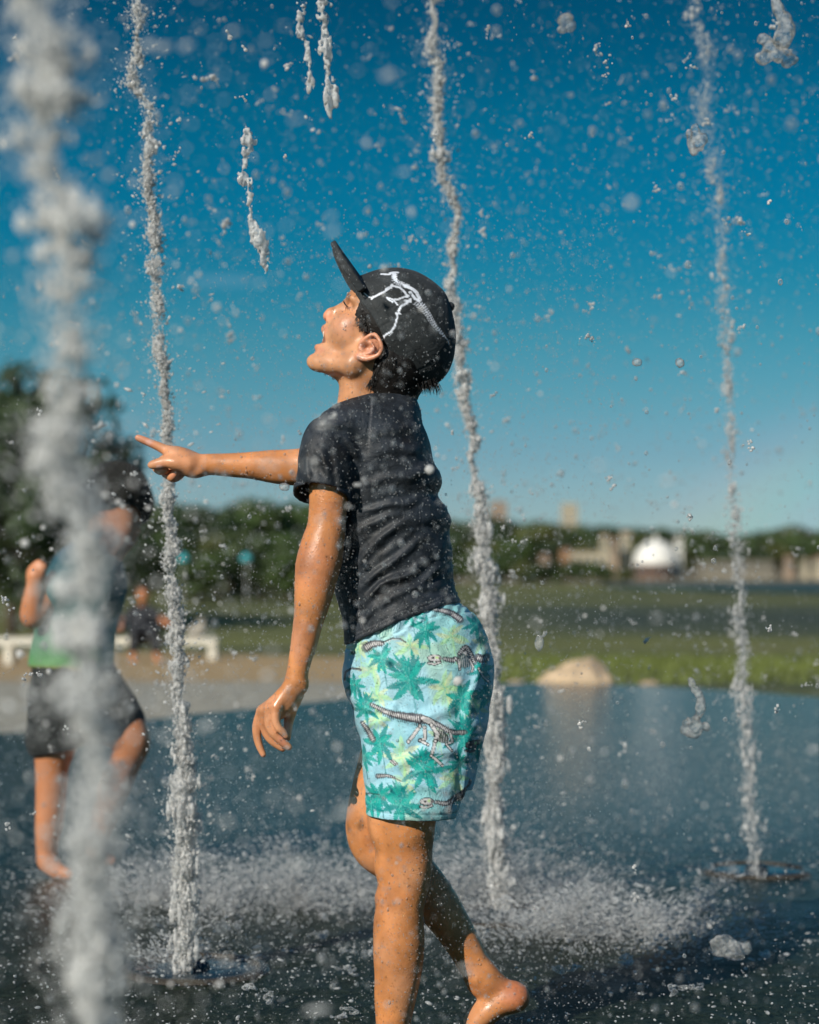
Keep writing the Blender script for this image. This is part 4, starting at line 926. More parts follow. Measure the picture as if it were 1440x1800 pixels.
def leaf_mat(name, c, var=.45):
    m, n, l, p, s_ = mat(name, c, .6); noise_vary(n, l, p, None, 1.3, var); p.inputs['Transmission Weight'].default_value = 0
    return m
BARK, _n, _l, _p, _s = mat('bark', (0.09, 0.065, 0.045), .9); noise_vary(_n, _l, _p, None, 12, .4)
LEAVES = [leaf_mat('leaves_dark', (0.034, 0.058, 0.018)), leaf_mat('leaves_mid', (0.06, 0.10, 0.024)), leaf_mat('leaves_olive', (0.10, 0.115, 0.03))]
def tree_proto(seed, m, wide=1.0, n=3200):
    """a tree one unit tall"""
    rg = np.random.default_rng(seed); rr = random.Random(seed); root = empty('tree', (0, 0, 0))
    mb = MB(); top = Vector((rr.uniform(-.03, .03), rr.uniform(-.03, .03), .55)); mb.tube([(0, 0, -.05), (0.005, 0, .15), tuple(top * .6), tuple(top)], [.028, .022, .016, .007], 7)
    cl = []
    for i in range(13):
        an = i * 2.4 + rr.uniform(-.4, .4); zz = .32 + .58 * (i / 12) ** .8; rad = .30 * wide * math.sin(math.pi * min(.97, (zz - .18) / .86)) * rr.uniform(.65, 1.1)
        c = np.array((rad * math.cos(an), rad * math.sin(an), zz)); s_ = rr.uniform(.13, .19); cl.append((c, s_)); st = Vector((0, 0, zz * .55))
        mb.tube([tuple(st), tuple((st + Vector(c)) / 2 + Vector((0, 0, -.02))), tuple(c)], [.010, .006, .002], 5)
    mb.build('trunk', BARK, root, smooth=True)
    cc = np.array([c for c, s_ in cl]); ss = np.array([s_ for c, s_ in cl]); k = rg.integers(0, len(cl), n); d = rg.normal(size=(n, 3)); d /= np.linalg.norm(d, axis=1)[:, None]
    P = cc[k] + d * (ss[k] * rg.uniform(.55, 1.12, n))[:, None] * np.array((wide, wide, .85)); s_ = rg.uniform(.016, .036, n)
    a = rg.normal(size=(n, 3)); a /= np.linalg.norm(a, axis=1)[:, None]; b = np.cross(a, d + .01); b /= np.linalg.norm(b, axis=1)[:, None]
    a *= s_[:, None]; b *= s_[:, None] * .8; V = np.stack([P - a - b * .3, P + b, P + a - b * .2, P - b], 1).reshape(-1, 3)
    mesh_obj('crown', V, np.arange(4 * n).reshape(-1, 4), m, root, smooth=False)
    return root
def copy_tree(o):
    c = o.copy(); COL.objects.link(c)
    for ch in o.children: d = ch.copy(); COL.objects.link(d); d.parent = c
    return c
def build_trees():
    protos = [tree_proto(1, LEAVES[0]), tree_proto(2, LEAVES[1], 1.25), tree_proto(3, LEAVES[2], 1.1), tree_proto(4, LEAVES[0], 1.4), tree_proto(5, LEAVES[1], .85)]
    used = set(); rr = random.Random(9)
    def place(px, top, d, v, label, group, wide=1.0):
        o = protos[v] if v not in used else copy_tree(protos[v]); used.add(v)
        z = float(gz(d)); h = ((HOR - top) / F * d + EYE - z) / 1.05; o.location = ((px - 720) / F * d, d, z); o.rotation_euler = (0, 0, rr.uniform(0, 6.28)); o.scale = (h * wide, h * wide, h)
        tag(o, label, 'tree', group)
    A = 'tall trees at the left edge'
    for px, top, d, v, lb in ((-30, 640, 62, 0, 'tallest dark tree, half cut off by the left edge'), (22, 648, 60, 3, 'tall round dark tree directly behind the upper near jet'), (62, 772, 70, 1, 'greener mid-height tree stepping down towards the head of the child'),
                           (20, 800, 55, 0, 'lower dark tree at the left edge above the raised hand of the child'), (112, 850, 80, 0, 'dark tree just left of the head of the other child'), (165, 878, 95, 3, 'wide dark tree directly behind the head of the other child'), (60, 850, 58, 1, 'low bushy green tree between the left edge and the other child')):
        place(px, top, d, v, lb, A, wide=.95)
    Bb = ('dark green tree in the left treeline below the pointing arm', 'treeline below the pointing arm')
    for px, top, d, v in ((230, 872, 120, 1), (275, 885, 140, 0), (325, 882, 130, 3), (365, 893, 150, 1), (405, 884, 140, 0), (448, 876, 135, 4), (480, 888, 150, 3), (520, 878, 140, 1), (560, 884, 150, 0), (605, 892, 160, 2), (300, 930, 112, 4), (385, 935, 118, 2), (460, 930, 112, 1), (540, 928, 115, 3), (350, 965, 104, 1), (430, 968, 106, 0), (505, 962, 104, 4), (255, 950, 108, 0), (640, 905, 170, 1), (690, 915, 180, 0), (570, 965, 106, 2), (635, 960, 112, 1)): place(px, top, d, v, *Bb, wide=1.35)
    Cc = ('green tree in the wooded far shore right of the boy', 'wooded far shore right of the boy')
    xs = list(range(740, 1480, 30)); tops = {740: 912, 860: 911, 930: 913, 1000: 920, 1100: 925, 1200: 929, 1290: 937, 1340: 934, 1400: 925, 1440: 932, 1500: 940}
    tk = sorted(tops)
    for i, x in enumerate(xs):
        t = float(np.interp(x, tk, [tops[k] for k in tk])); place(x + rr.uniform(-8, 8), t + rr.uniform(-3, 5), rr.uniform(380, 430), i % 5, *Cc, wide=1.5)
    for i, x in enumerate(range(750, 1470, 34)):
        t = float(np.interp(x, tk, [tops[k] for k in tk])) + 24; place(x + rr.uniform(-12, 12), t + rr.uniform(-3, 14), rr.uniform(335, 370), (i * 2 + 1) % 5, *Cc, wide=1.6)
    Dd = ('low round green tree on the near side of the pale far buildings', 'low trees below the pale far buildings')
    for i, (x, t) in enumerate(((760, 985), (800, 978), (845, 968), (885, 972), (925, 985), (955, 990), (990, 988), (1025, 985), (1060, 990), (1100, 1000), (870, 1000), (930, 1005), (720, 980), (980, 1006))):
        place(x, t, 205 - (i % 3) * 9, (i * 3) % 5, *Dd, wide=1.7)

def build_far():
    white, *_ = mat('white_plaster', (0.78, 0.76, 0.70), .6); cream, *_ = mat('cream_wall', (0.46, 0.40, 0.29), .8); tan_, *_ = mat('tan_brick', (0.34, 0.25, 0.18), .85); dark, *_ = mat('dark_openings', (0.05, 0.035, 0.03), .5); roofm, *_ = mat('brown_roof', (0.16, 0.09, 0.06), .8); glass, *_ = mat('window_glass', (0.05, 0.07, 0.08), .15)
    def at(px, d): return (px - 720) / F * d
    # white dome
    d = 300; x = at(1153, d); z0 = float(gz(d)); zb = EYE - (992 - HOR) / F * d; e = empty('domed_hall', (x, d, z0), 'broad white domed hall on the far shore', 'building')
    r = 40 / F * d; ztop = EYE - (950 - HOR) / F * d; hh = ztop - zb
    prof = [(r * math.cos(a), zb - z0 + hh * math.sin(a)) for a in np.linspace(0, math.pi / 2 - .01, 12)]
    MB().lathe(prof, seg=36).build('dome', white, e, smooth=True)
    MB().lathe([(r * .96, -.2), (r * .96, zb - z0 + .1)], seg=36).build('wall', roofm, e)
    for i in range(9): a = -math.pi / 2 + (i - 4) * .28; MB().box(r * .97 * math.cos(a), r * .97 * math.sin(a), (zb - z0) * .55, .35, .35, (zb - z0) * .6).build('window', glass, e)
    MB().lathe([(.35, hh + zb - z0 - .15), (.35, hh + zb - z0 + .4), (0.02, hh + zb - z0 + .9)], seg=12).build('lantern', white, e, smooth=True)
    def block(px, top, base, w, d, m, label, name='building', rows=3, cols=3, roof='flat', rm=None, floor=None):
        x = at(px, d); z0 = float(gz(d)); zt = EYE - (top - HOR) / F * d; W_ = w / F * d; H_ = zt - z0
        e = empty(name, (x, d, z0), label, 'building'); dp = W_ * .8; MB().box(0, 0, H_ / 2 - .3, W_, dp, H_ + .6).build('wall', m, e)
        if roof == 'flat': MB().box(0, 0, H_ + .15, W_ * 1.04, dp * 1.04, .3).build('roof', rm or m, e)
        else:
            hh = W_ * .28; v = [(-W_ * .54, -dp * .55, H_), (W_ * .54, -dp * .55, H_), (W_ * .54, dp * .55, H_), (-W_ * .54, dp * .55, H_), (-W_ * .54, 0, H_ + hh), (W_ * .54, 0, H_ + hh)]
            mesh_obj('roof', v, [(0, 1, 5, 4), (2, 3, 4, 5), (0, 4, 3), (1, 2, 5), (3, 2, 1, 0)], rm or roofm, e, smooth=False)
        vis = H_ if floor is None else min(H_, EYE + (HOR - top) / F * d - (EYE - (floor - HOR) / F * d))
        for i in range(rows):
            for j in range(cols):
                MB().box((j - (cols - 1) / 2) * W_ / cols * .95, -dp / 2 - .01, H_ - vis * (i + .6) / rows, W_ / cols * .45, .06, vis / rows * .5).build('window', glass, e)
        return e
    block(876, 882, 1000, 30, 900, tan_, 'brown high-rise block above the treeline, left of two', rows=5, cols=3, floor=925)
    block(1001, 886, 1000, 28, 900, cream, 'cream high-rise block above the treeline, right of two', rows=5, cols=3, floor=925)
    block(1062, 942, 1000, 13, 310, cream, 'narrow cream tower house left of the white dome', rows=3, cols=1, roof='gable', floor=980)
    block(1080, 948, 1000, 12, 305, tan_, 'narrow tan house between two cream towers left of the dome', rows=3, cols=1, roof='gable', floor=980)
    block(1100, 936, 1000, 16, 308, cream, 'taller cream tower house just left of the white dome', rows=3, cols=2, roof='gable', floor=980)
    block(1193, 946, 1000, 12, 300, white, 'slim white turret touching the right of the dome', rows=3, cols=1, roof='gable', floor=990)
    block(1030, 974, 1000, 80, 290, cream, 'long low pale building left of the narrow tower houses', rows=1, cols=6, floor=992)
    block(993, 968, 1000, 16, 285, mat('orange_wall', (.36, .19, .09), .8)[0], 'small orange house among trees on the far shore', rows=2, cols=2, roof='gable', floor=990)
    block(957, 978, 1000, 16, 270, tan_, 'small tan house below the orange house on the far shore', rows=2, cols=2, roof='gable', floor=996)
    block(1386, 980, 1000, 14, 290, tan_, 'small tan house at the far right shore, left of three', rows=2, cols=2, roof='gable', floor=1000)
    block(1415, 984, 1000, 11, 290, cream, 'small cream house at the far right shore, middle of three', rows=2, cols=2, roof='gable', floor=1000)
    block(1440, 982, 1000, 18, 290, cream, 'pale house cut by the right edge of the picture', rows=2, cols=2, roof='gable', floor=1000)
    block(1290, 989, 1000, 120, 280, mat('grey_sea_wall', (.20, .18, .14), .8)[0], 'long low grey-brown building right of the white dome', rows=1, cols=12, floor=1000)
    # two turquoise parasols under the left trees
    tq, *_ = mat('turquoise_canvas', (0.04, 0.42, 0.48), .6); pole, *_ = mat('parasol_pole', (0.5, 0.5, 0.48), .4)
    for px, dd, lb in ((322, 92, 'left of two turquoise parasols under the dark treeline'), (433, 95, 'right of two turquoise parasols under the dark treeline')):
        x = at(px, dd); z0 = float(gz(dd)); e = empty('parasol', (x, dd, z0), lb, 'parasol', 'turquoise parasols under the trees'); zt = EYE - (972 - HOR) / F * dd - z0
        MB().lathe([(.28, zt - .34), (.22, zt - .16), (.02, zt)], seg=8).build('canopy', tq, e); MB().tube([(0, 0, 0), (0, 0, zt)], .025, 6).build('pole', pole, e)
    # bench and the people near it
    bw, n, l, p, _ = mat('white_painted_concrete', (0.72, 0.68, 0.58), .7); noise_vary(n, l, p, None, 6, .12)
    d = 30; z0 = float(gz(d)) ; x1 = at(382, d); zt = EYE - (1121 - HOR) / F * d
    e = empty('bench', (x1 - 3.2, d, z0), 'long low white bench on the sand', 'bench'); hz = zt - z0
    mb = MB().box(0, 0, hz - .05, 6.4, .46, .10); mb.build('seat', bw, e)
    for xx in (3.14, 0.1, -3.14): MB().box(xx, 0, (hz - .10) / 2 - .02, .11, .40, hz - .06).build('leg', bw, e)
    # rocks
    rk, n, l, p, _ = mat('pale_sandstone', (0.50, 0.37, 0.24), .9); noise_vary(n, l, p, None, 9, .35)
    import bmesh
    def rock(px, py, wpx, hpx, d, seed, label):
        bm = bmesh.new(); bmesh.ops.create_icosphere(bm, subdivisions=4, radius=1); V = np.array([v.co[:] for v in bm.verts]); Fc = [[v.index for v in f.verts] for f in bm.faces]; bm.free()
        s_ = wpx / 2 / F * d; hh = hpx / F * d; V = V * (1 + .32 * vnoise(V, 1.3, seed) + .20 * vnoise(V, 3.1, seed + 1) + .04 * vnoise(V, 8, seed + 2))[:, None]; V = np.sign(V) * np.abs(V) ** .85
        V = V * np.array((s_, s_ * .8, hh * .92)); V[:, 2] *= 1 - .35 * sstep(.1, -1, V[:, 0] / s_); z0 = float(gz(d)); o = mesh_obj('rock', V, np.array(Fc), rk, loc=(at(px, d), d, z0 + .01)); tag(o, label, 'rock', 'rocks at the plaza edge')
    rock(1015, 1200, 118, 56, 13.75, 3, 'large pale boulder at the far edge of the wet plaza'); rock(1135, 1203, 52, 18, 13.55, 8, 'small flat pale stone right of the large boulder'); rock(962, 1200, 46, 30, 13.9, 12, 'brown stone leaning against the left of the large boulder'); rock(905, 1196, 70, 16, 14.1, 21, 'low flat stone between the boy and the boulders')

def figure(name, label, cat, B, parts, h, lo, hi):
    e = empty(name, B, label, cat)
    for nm, mt, fn in parts:
        f = Field(lo, hi, h); fn(f); V, Q = f.mesh(1); mesh_obj(nm, V, Q, mt, e, tuple(B))
    return e
def build_people():
    skin, n, l, p, _ = mat('tanned_skin', (0.50, 0.20, 0.09), .5); noise_vary(n, l, p, None, 12, .12)
    hair, *_ = mat('brown_black_hair', (0.010, 0.010, 0.008), .95)
    D = 5.05
    c = lambda f, pts, k=.01, **kw: f.chain(pts, k=k, d0=D, **kw)
    w_ = lambda x, y, q: W(x, y, q, D)
    B = Vector((w_(120, 1530, 0)[0], D, 0))
    teal, n, l, p, s_ = mat('green_teal_shirt', (0.05, 0.2, 0.2), .6)
    # shirt: teal above, leaf green below, with a thin orange hem
    ge = n.new('ShaderNodeTexCoord'); sz = n.new('ShaderNodeSeparateXYZ'); l.new(ge.outputs['Object'], sz.inputs[0]); rp = n.new('ShaderNodeValToRGB'); mr = n.new('ShaderNodeMapRange'); mr.inputs[1].default_value = .45; mr.inputs[2].default_value = .90
    l.new(sz.outputs[2], mr.inputs[0]); l.new(mr.outputs[0], rp.inputs[0]); e0 = rp.color_ramp
    for pos, cc in ((.13, (.45, .14, .04, 1)), (.19, (.11, .26, .10, 1)), (.36, (.045, .18, .11, 1)), (.5, (.012, .11, .11, 1)), (.75, (.008, .07, .09, 1))): k_ = e0.elements.new(pos); k_.color = cc
    e0.elements[0].color = (.45, .14, .04, 1); e0.elements[-1].color = (.012, .08, .18, 1); l.new(rp.outputs[0], p.inputs['Base Color'])
    dk, *_ = mat('dark_board_shorts', (0.014, 0.017, 0.017), .85)
    P_ = lambda x, y, q, r: (x, y, q, r)
    def body(f):
        f.ell(w_(203, 890, 0), (.062, .068, .080)); f.ell(w_(212, 925, 12), (.045, .052, .06), k=.02); f.cone(w_(232, 918, 12), .010, w_(240, 930, 14), .012, k=.01)
        c(f, [P_(196, 935, 0, 38), P_(176, 985, 0, 36), P_(150, 1020, 0, 60)], .03)
        c(f, [P_(150, 1030, 0, 62), P_(135, 1100, 0, 58), P_(130, 1180, 0, 60), P_(140, 1240, 0, 60)], .03)
        c(f, [P_(125, 1010, 60, 30), P_(88, 1045, 80, 24), P_(60, 1082, 96, 23), P_(58, 1062, 110, 20), P_(62, 1030, 118, 16), P_(64, 1012, 120, 18)], .01)
        c(f, [P_(170, 1010, -60, 30), P_(190, 1070, -80, 23), P_(180, 1110, -40, 19), P_(150, 1090, 40, 16)], .01)
        for i in range(5): c(f, [P_(58 + 3 * i, 1015, 112 + 4 * i, 8), P_(54 + 5 * i, 1000 + abs(i - 2) * 2, 114 + 4 * i, 7), P_(58 + 5 * i, 988 + abs(i - 2) * 4, 120 + 3 * i, 6)], .004)
        c(f, [P_(110, 1220, 30, 52), P_(98, 1300, 34, 40), P_(92, 1345, 36, 30), P_(90, 1400, 34, 27), P_(86, 1450, 32, 24), P_(82, 1500, 30, 18), P_(84, 1516, 30, 17)], .01)
        c(f, [P_(84, 1512, 34, 18), P_(100, 1530, 44, 15), P_(122, 1537, 56, 11)], .01)
        c(f, [P_(160, 1220, -20, 54), P_(205, 1270, 10, 44), P_(232, 1305, 30, 32), P_(215, 1350, 10, 28), P_(196, 1400, -5, 26), P_(180, 1450, -20, 20), P_(168, 1492, -30, 16)], .01)
        c(f, [P_(168, 1495, -28, 16), P_(180, 1508, -10, 13), P_(196, 1512, 10, 9)], .01)
    def shirt(f):
        c(f, [P_(164, 985, 0, 46), P_(150, 1030, 0, 72), P_(136, 1090, 0, 68), P_(126, 1150, 0, 72), P_(124, 1172, 0, 74)], .02, fy=.95)
        c(f, [P_(135, 1010, 55, 38), P_(104, 1040, 72, 34)], .015); c(f, [P_(170, 1010, -55, 36), P_(184, 1050, -72, 32)], .015)
        f.halfspace(w_(120, 1178, 0), (-.12, 0, -1)); f.displace(lambda P: .003 * vnoise(P, 22, 5) + .0015 * vnoise(P, 60, 6))
    def shorts(f):
        c(f, [P_(126, 1165, 0, 70), P_(128, 1210, 0, 70), P_(136, 1240, 0, 66)], .02); c(f, [P_(108, 1220, 34, 56), P_(96, 1300, 38, 50)], .02); c(f, [P_(160, 1220, -18, 62), P_(200, 1272, 8, 56)], .02)
        f.halfspace(w_(98, 1322, 30), (0.22, 0, -1)); f.displace(lambda P: .003 * vnoise(P, 20, 15))
    def hairf(f):
        f.ell(w_(206, 868, -6), (.083, .086, .086)); f.ell(w_(165, 880, -14), (.045, .06, .055), k=.02); f.ell(w_(245, 885, -12), (.034, .05, .055), k=.02)
        f.displace(lambda P: .004 * vnoise(P, 40, 2) + .002 * vnoise(P, 110, 3)); f.ell(w_(222, 925, 50), (.05, .06, .052), op='s', k=.01)
    lo = (w_(20, 0, 0)[0], D - .2, -.01); hi = (w_(290, 0, 0)[0], D + .2, 1.14)
    figure('person', 'child in green-teal shirt and dark shorts behind the blurred near jet', 'person', B, [('body', skin, body), ('shirt', teal, shirt), ('shorts', dk, shorts), ('hair', hair, hairf)], .0055, lo, hi)
    # seated adult on the bench
    D = 29.85; dark, *_ = mat('black_clothes', (0.02, 0.022, 0.028), .8); pale, *_ = mat('pale_trousers', (0.36, 0.33, 0.28), .8); hat, *_ = mat('dark_brown_hair', (0.05, 0.03, 0.02), .7)
    zz = float(gz(D)); B = Vector((w_(250, 1120, 0)[0], D, zz)); m_ = lambda x, y, q: W(x, y, q, D)
    C = lambda f, pts, k=.02: [f.cone(m_(*a[:3]), a[3], m_(*b[:3]), b[3], k) for a, b in zip(pts[:-1], pts[1:])]
    def sb(f):
        f.ell(m_(251, 1046, 80), (.085, .10, .115)); C(f, [(251, 1055, 60, .055), (250, 1068, 0, .07), (250, 1110, 0, .13)])
        C(f, [(232, 1072, 0, .055), (216, 1092, 60, .045), (204, 1098, 260, .04), (212, 1104, 380, .045)]); C(f, [(268, 1072, 0, .055), (283, 1088, 60, .045), (296, 1098, 200, .04), (300, 1092, 300, .045)])
        C(f, [(240, 1116, 0, .09), (236, 1112, 430, .065), (234, 1158, 450, .04), (236, 1164, 560, .045)]); C(f, [(262, 1116, 0, .09), (272, 1112, 430, .065), (276, 1158, 440, .04), (280, 1164, 560, .045)])
    def sc_(f): C(f, [(250, 1070, 0, .10), (250, 1095, 0, .17), (250, 1117, 0, .17)]); C(f, [(234, 1074, 0, .085), (222, 1088, 40, .075)]); C(f, [(266, 1074, 0, .085), (278, 1086, 40, .075)])
    def sp(f): C(f, [(242, 1114, 0, .13), (237, 1110, 420, .095), (235, 1140, 450, .075)]); C(f, [(260, 1114, 0, .13), (271, 1110, 420, .095), (274, 1140, 440, .075)])
    def sh(f): f.ell(m_(251, 1038, 20), (.10, .12, .10))
    figure('person', 'adult in black clothes sitting on the white bench', 'person', B, [('body', skin, sb), ('shirt', dark, sc_), ('trousers', dark, sp), ('hair', hat, sh)], .018, (B.x - .6, D - .75, zz - .02), (B.x + .65, D + .3, zz + 1.4))
    # pale bag beside the sitter
    D = 29.9; e = empty('bag', m_(345, 1121, 0), 'pale cloth bag standing on the bench right of the sitter', 'bag'); b0 = np.array(m_(345, 1121, 0)); f = Field(b0 - .25, b0 + .36, .012)
    f.cone(b0 + (-.05, 0, .08), .09, b0 + (.06, 0, .12), .10, .03); f.cone(b0 + (.06, 0, .12), .08, b0 + (.09, 0, .22), .05, .03); f.halfspace(b0, (0, 0, -1)); V, Q = f.mesh(1); mesh_obj('pouch', V, Q, pale, e, tuple(b0))
    mb = MB(); mb.tube([(.0, 0, .18), (.05, 0, .30), (.12, 0, .30), (.12, 0, .16)], .009, 6); mb.build('handle', pale, e)
# ------------------------------------------------------------------ water
import bmesh as _bm
def ico(sub):
    b = _bm.new(); _bm.ops.create_icosphere(b, subdivisions=sub, radius=1.0); V = np.array([v.co[:] for v in b.verts]); Fc = np.array([[v.index for v in f.verts] for f in b.faces]); b.free(); return V, Fc
ICO = {1: ico(1), 2: ico(2), 3: ico(3)}
def rand_rot(rg, n):
    q = rg.normal(size=(n, 4)); q /= np.linalg.norm(q, axis=1)[:, None]; a, b, c, d = q.T
    return np.stack([np.stack([1 - 2 * (c * c + d * d), 2 * (b * c - a * d), 2 * (b * d + a * c)], -1), np.stack([2 * (b * c + a * d), 1 - 2 * (b * b + d * d), 2 * (c * d - a * b)], -1), np.stack([2 * (b * d - a * c), 2 * (c * d + a * b), 1 - 2 * (b * b + c * c)], -1)], 1)
def blobs(P, r, rg, sub=1, wob=.18, stretch=None):
    """many little wobbly drops as one vertex / face array"""
    T, Fc = ICO[sub]; n = len(P); S = 1 + rg.uniform(-wob, wob, (n, 3))
    V = T[None] * (1 + (wob * .5) * rg.normal(size=(n, len(T), 1)) * (sub > 1)) * S[:, None, :]
    V = np.einsum('nij,nkj->nki', rand_rot(rg, n), V) * np.asarray(r)[:, None, None]
    if stretch is not None:   # stretch (n,3) vectors: elongate along them
        L = np.linalg.norm(stretch, axis=1)[:, None]; u = stretch / (L + 1e-9); dp = np.einsum('nki,ni->nk', V, u); V = V + dp[..., None] * u[:, None, :] * L[:, :, None]
    V = V + P[:, None, :]
    return V.reshape(-1, 3), (Fc[None] + (np.arange(n) * len(T))[:, None, None]).reshape(-1, 3)
def join(parts):
    Vs, Fs, o = [], [], 0
    for V, Q in parts:
        if Q.shape[1] == 4: Q = np.concatenate([Q[:, [0, 1, 2]], Q[:, [0, 2, 3]]])
        Vs.append(V); Fs.append(Q + o); o += len(V)
    return np.concatenate(Vs), np.concatenate(Fs)

def strand(q, r, h):
    f = Field(q.min(0) - max(r) - .006, q.max(0) + max(r) + .006, h)
    for c, a in zip(q, r): f.ell(c, (a, a, a), k=a * 1.2)
    f.displace(lambda Q: -.0009 * vnoise(Q, 260, 3) - .0012 * vnoise(Q, 110, 4), .006)
    return f.mesh(1)

def water_mat(name, white, col=(0.86, 0.85, 0.82), rough=.06, bumpy=0, clear='glass', rim=0.0):
    """aerated water: a white scattering part over a clear part"""
    m = bpy.data.materials.new(name); m.use_nodes = True; n = m.node_tree.nodes; l = m.node_tree.links; n.clear()
    out = n.new('ShaderNodeOutputMaterial')
    if clear == 'glass':
        g = n.new('ShaderNodeBsdfGlass'); g.inputs['IOR'].default_value = 1.33; g.inputs['Roughness'].default_value = rough; g.inputs['Color'].default_value = (.97, .98, 1, 1); gs = g.outputs[0]; gn = [g]
    else:
        t0 = n.new('ShaderNodeBsdfTransparent'); t0.inputs[0].default_value = (.97, .98, .98, 1); gl = n.new('ShaderNodeBsdfGlossy'); gl.inputs['Roughness'].default_value = rough
        fr = n.new('ShaderNodeFresnel'); fr.inputs[0].default_value = 1.5; mg = n.new('ShaderNodeMixShader'); l.new(fr.outputs[0], mg.inputs[0]); l.new(t0.outputs[0], mg.inputs[1]); l.new(gl.outputs[0], mg.inputs[2]); gs = mg.outputs[0]; gn = [gl]
    p = n.new('ShaderNodeBsdfPrincipled'); p.inputs['Base Color'].default_value = (*col, 1); p.inputs['Roughness'].default_value = .2; p.inputs['IOR'].default_value = 1.33
    t = n.new('ShaderNodeBsdfTranslucent'); t.inputs['Color'].default_value = (*col, 1)
    a = n.new('ShaderNodeMixShader'); a.inputs[0].default_value = .5; l.new(p.outputs[0], a.inputs[1]); l.new(t.outputs[0], a.inputs[2])
    b = n.new('ShaderNodeMixShader'); b.inputs[0].default_value = white; l.new(gs, b.inputs[1]); l.new(a.outputs[0], b.inputs[2]); l.new(b.outputs[0], out.inputs[0])
    if rim:
        lw = n.new('ShaderNodeLayerWeight'); lw.inputs[0].default_value = .5; mr = n.new('ShaderNodeMapRange'); mr.inputs[1].default_value = .2; mr.inputs[2].default_value = .9; mr.inputs[3].default_value = white - rim; mr.inputs[4].default_value = white + rim  # whiter towards the edges: the bright rim of a drop put into the colour
        l.new(lw.outputs['Facing'], mr.inputs[0]); l.new(mr.outputs[0], b.inputs[0])
    if bumpy:
        tc = n.new('ShaderNodeTexCoord'); nz = noise_tex(n, l, tc, 170, 3, rough=.6); bb = n.new('ShaderNodeBump'); bb.inputs['Strength'].default_value = .9; bb.inputs['Distance'].default_value = bumpy; l.new(nz.outputs[0], bb.inputs['Height'])
        for s_ in gn + [p]: l.new(bb.outputs[0], s_.inputs['Normal'])
        mr = n.new('ShaderNodeMapRange'); n2 = noise_tex(n, l, tc, 80, 3); mr.inputs[1].default_value = .35; mr.inputs[2].default_value = .65; mr.inputs[3].default_value = white - .28; mr.inputs[4].default_value = min(1, white + .2); l.new(n2.outputs[0], mr.inputs[0]); l.new(mr.outputs[0], b.inputs[0])
    return m
M_DROP = water_mat('water_drops', .5, (.97, .97, .95), .05, clear='air', rim=.38)
M_JET = water_mat('aerated_water', .66, (0.97, 0.96, 0.94), .08, .003, 'air')
M_NEARJET = water_mat('bright_aerated_water', .88, (0.97, 0.97, 0.95), .06, .003, 'air')
M_BIG = water_mat('clear_lumpy_water', .34, (0.97, 0.96, 0.93), .03, .006, 'air')
M_SPRAY = water_mat('fine_spray', .6, (0.85, 0.86, 0.86), .1, clear='air')

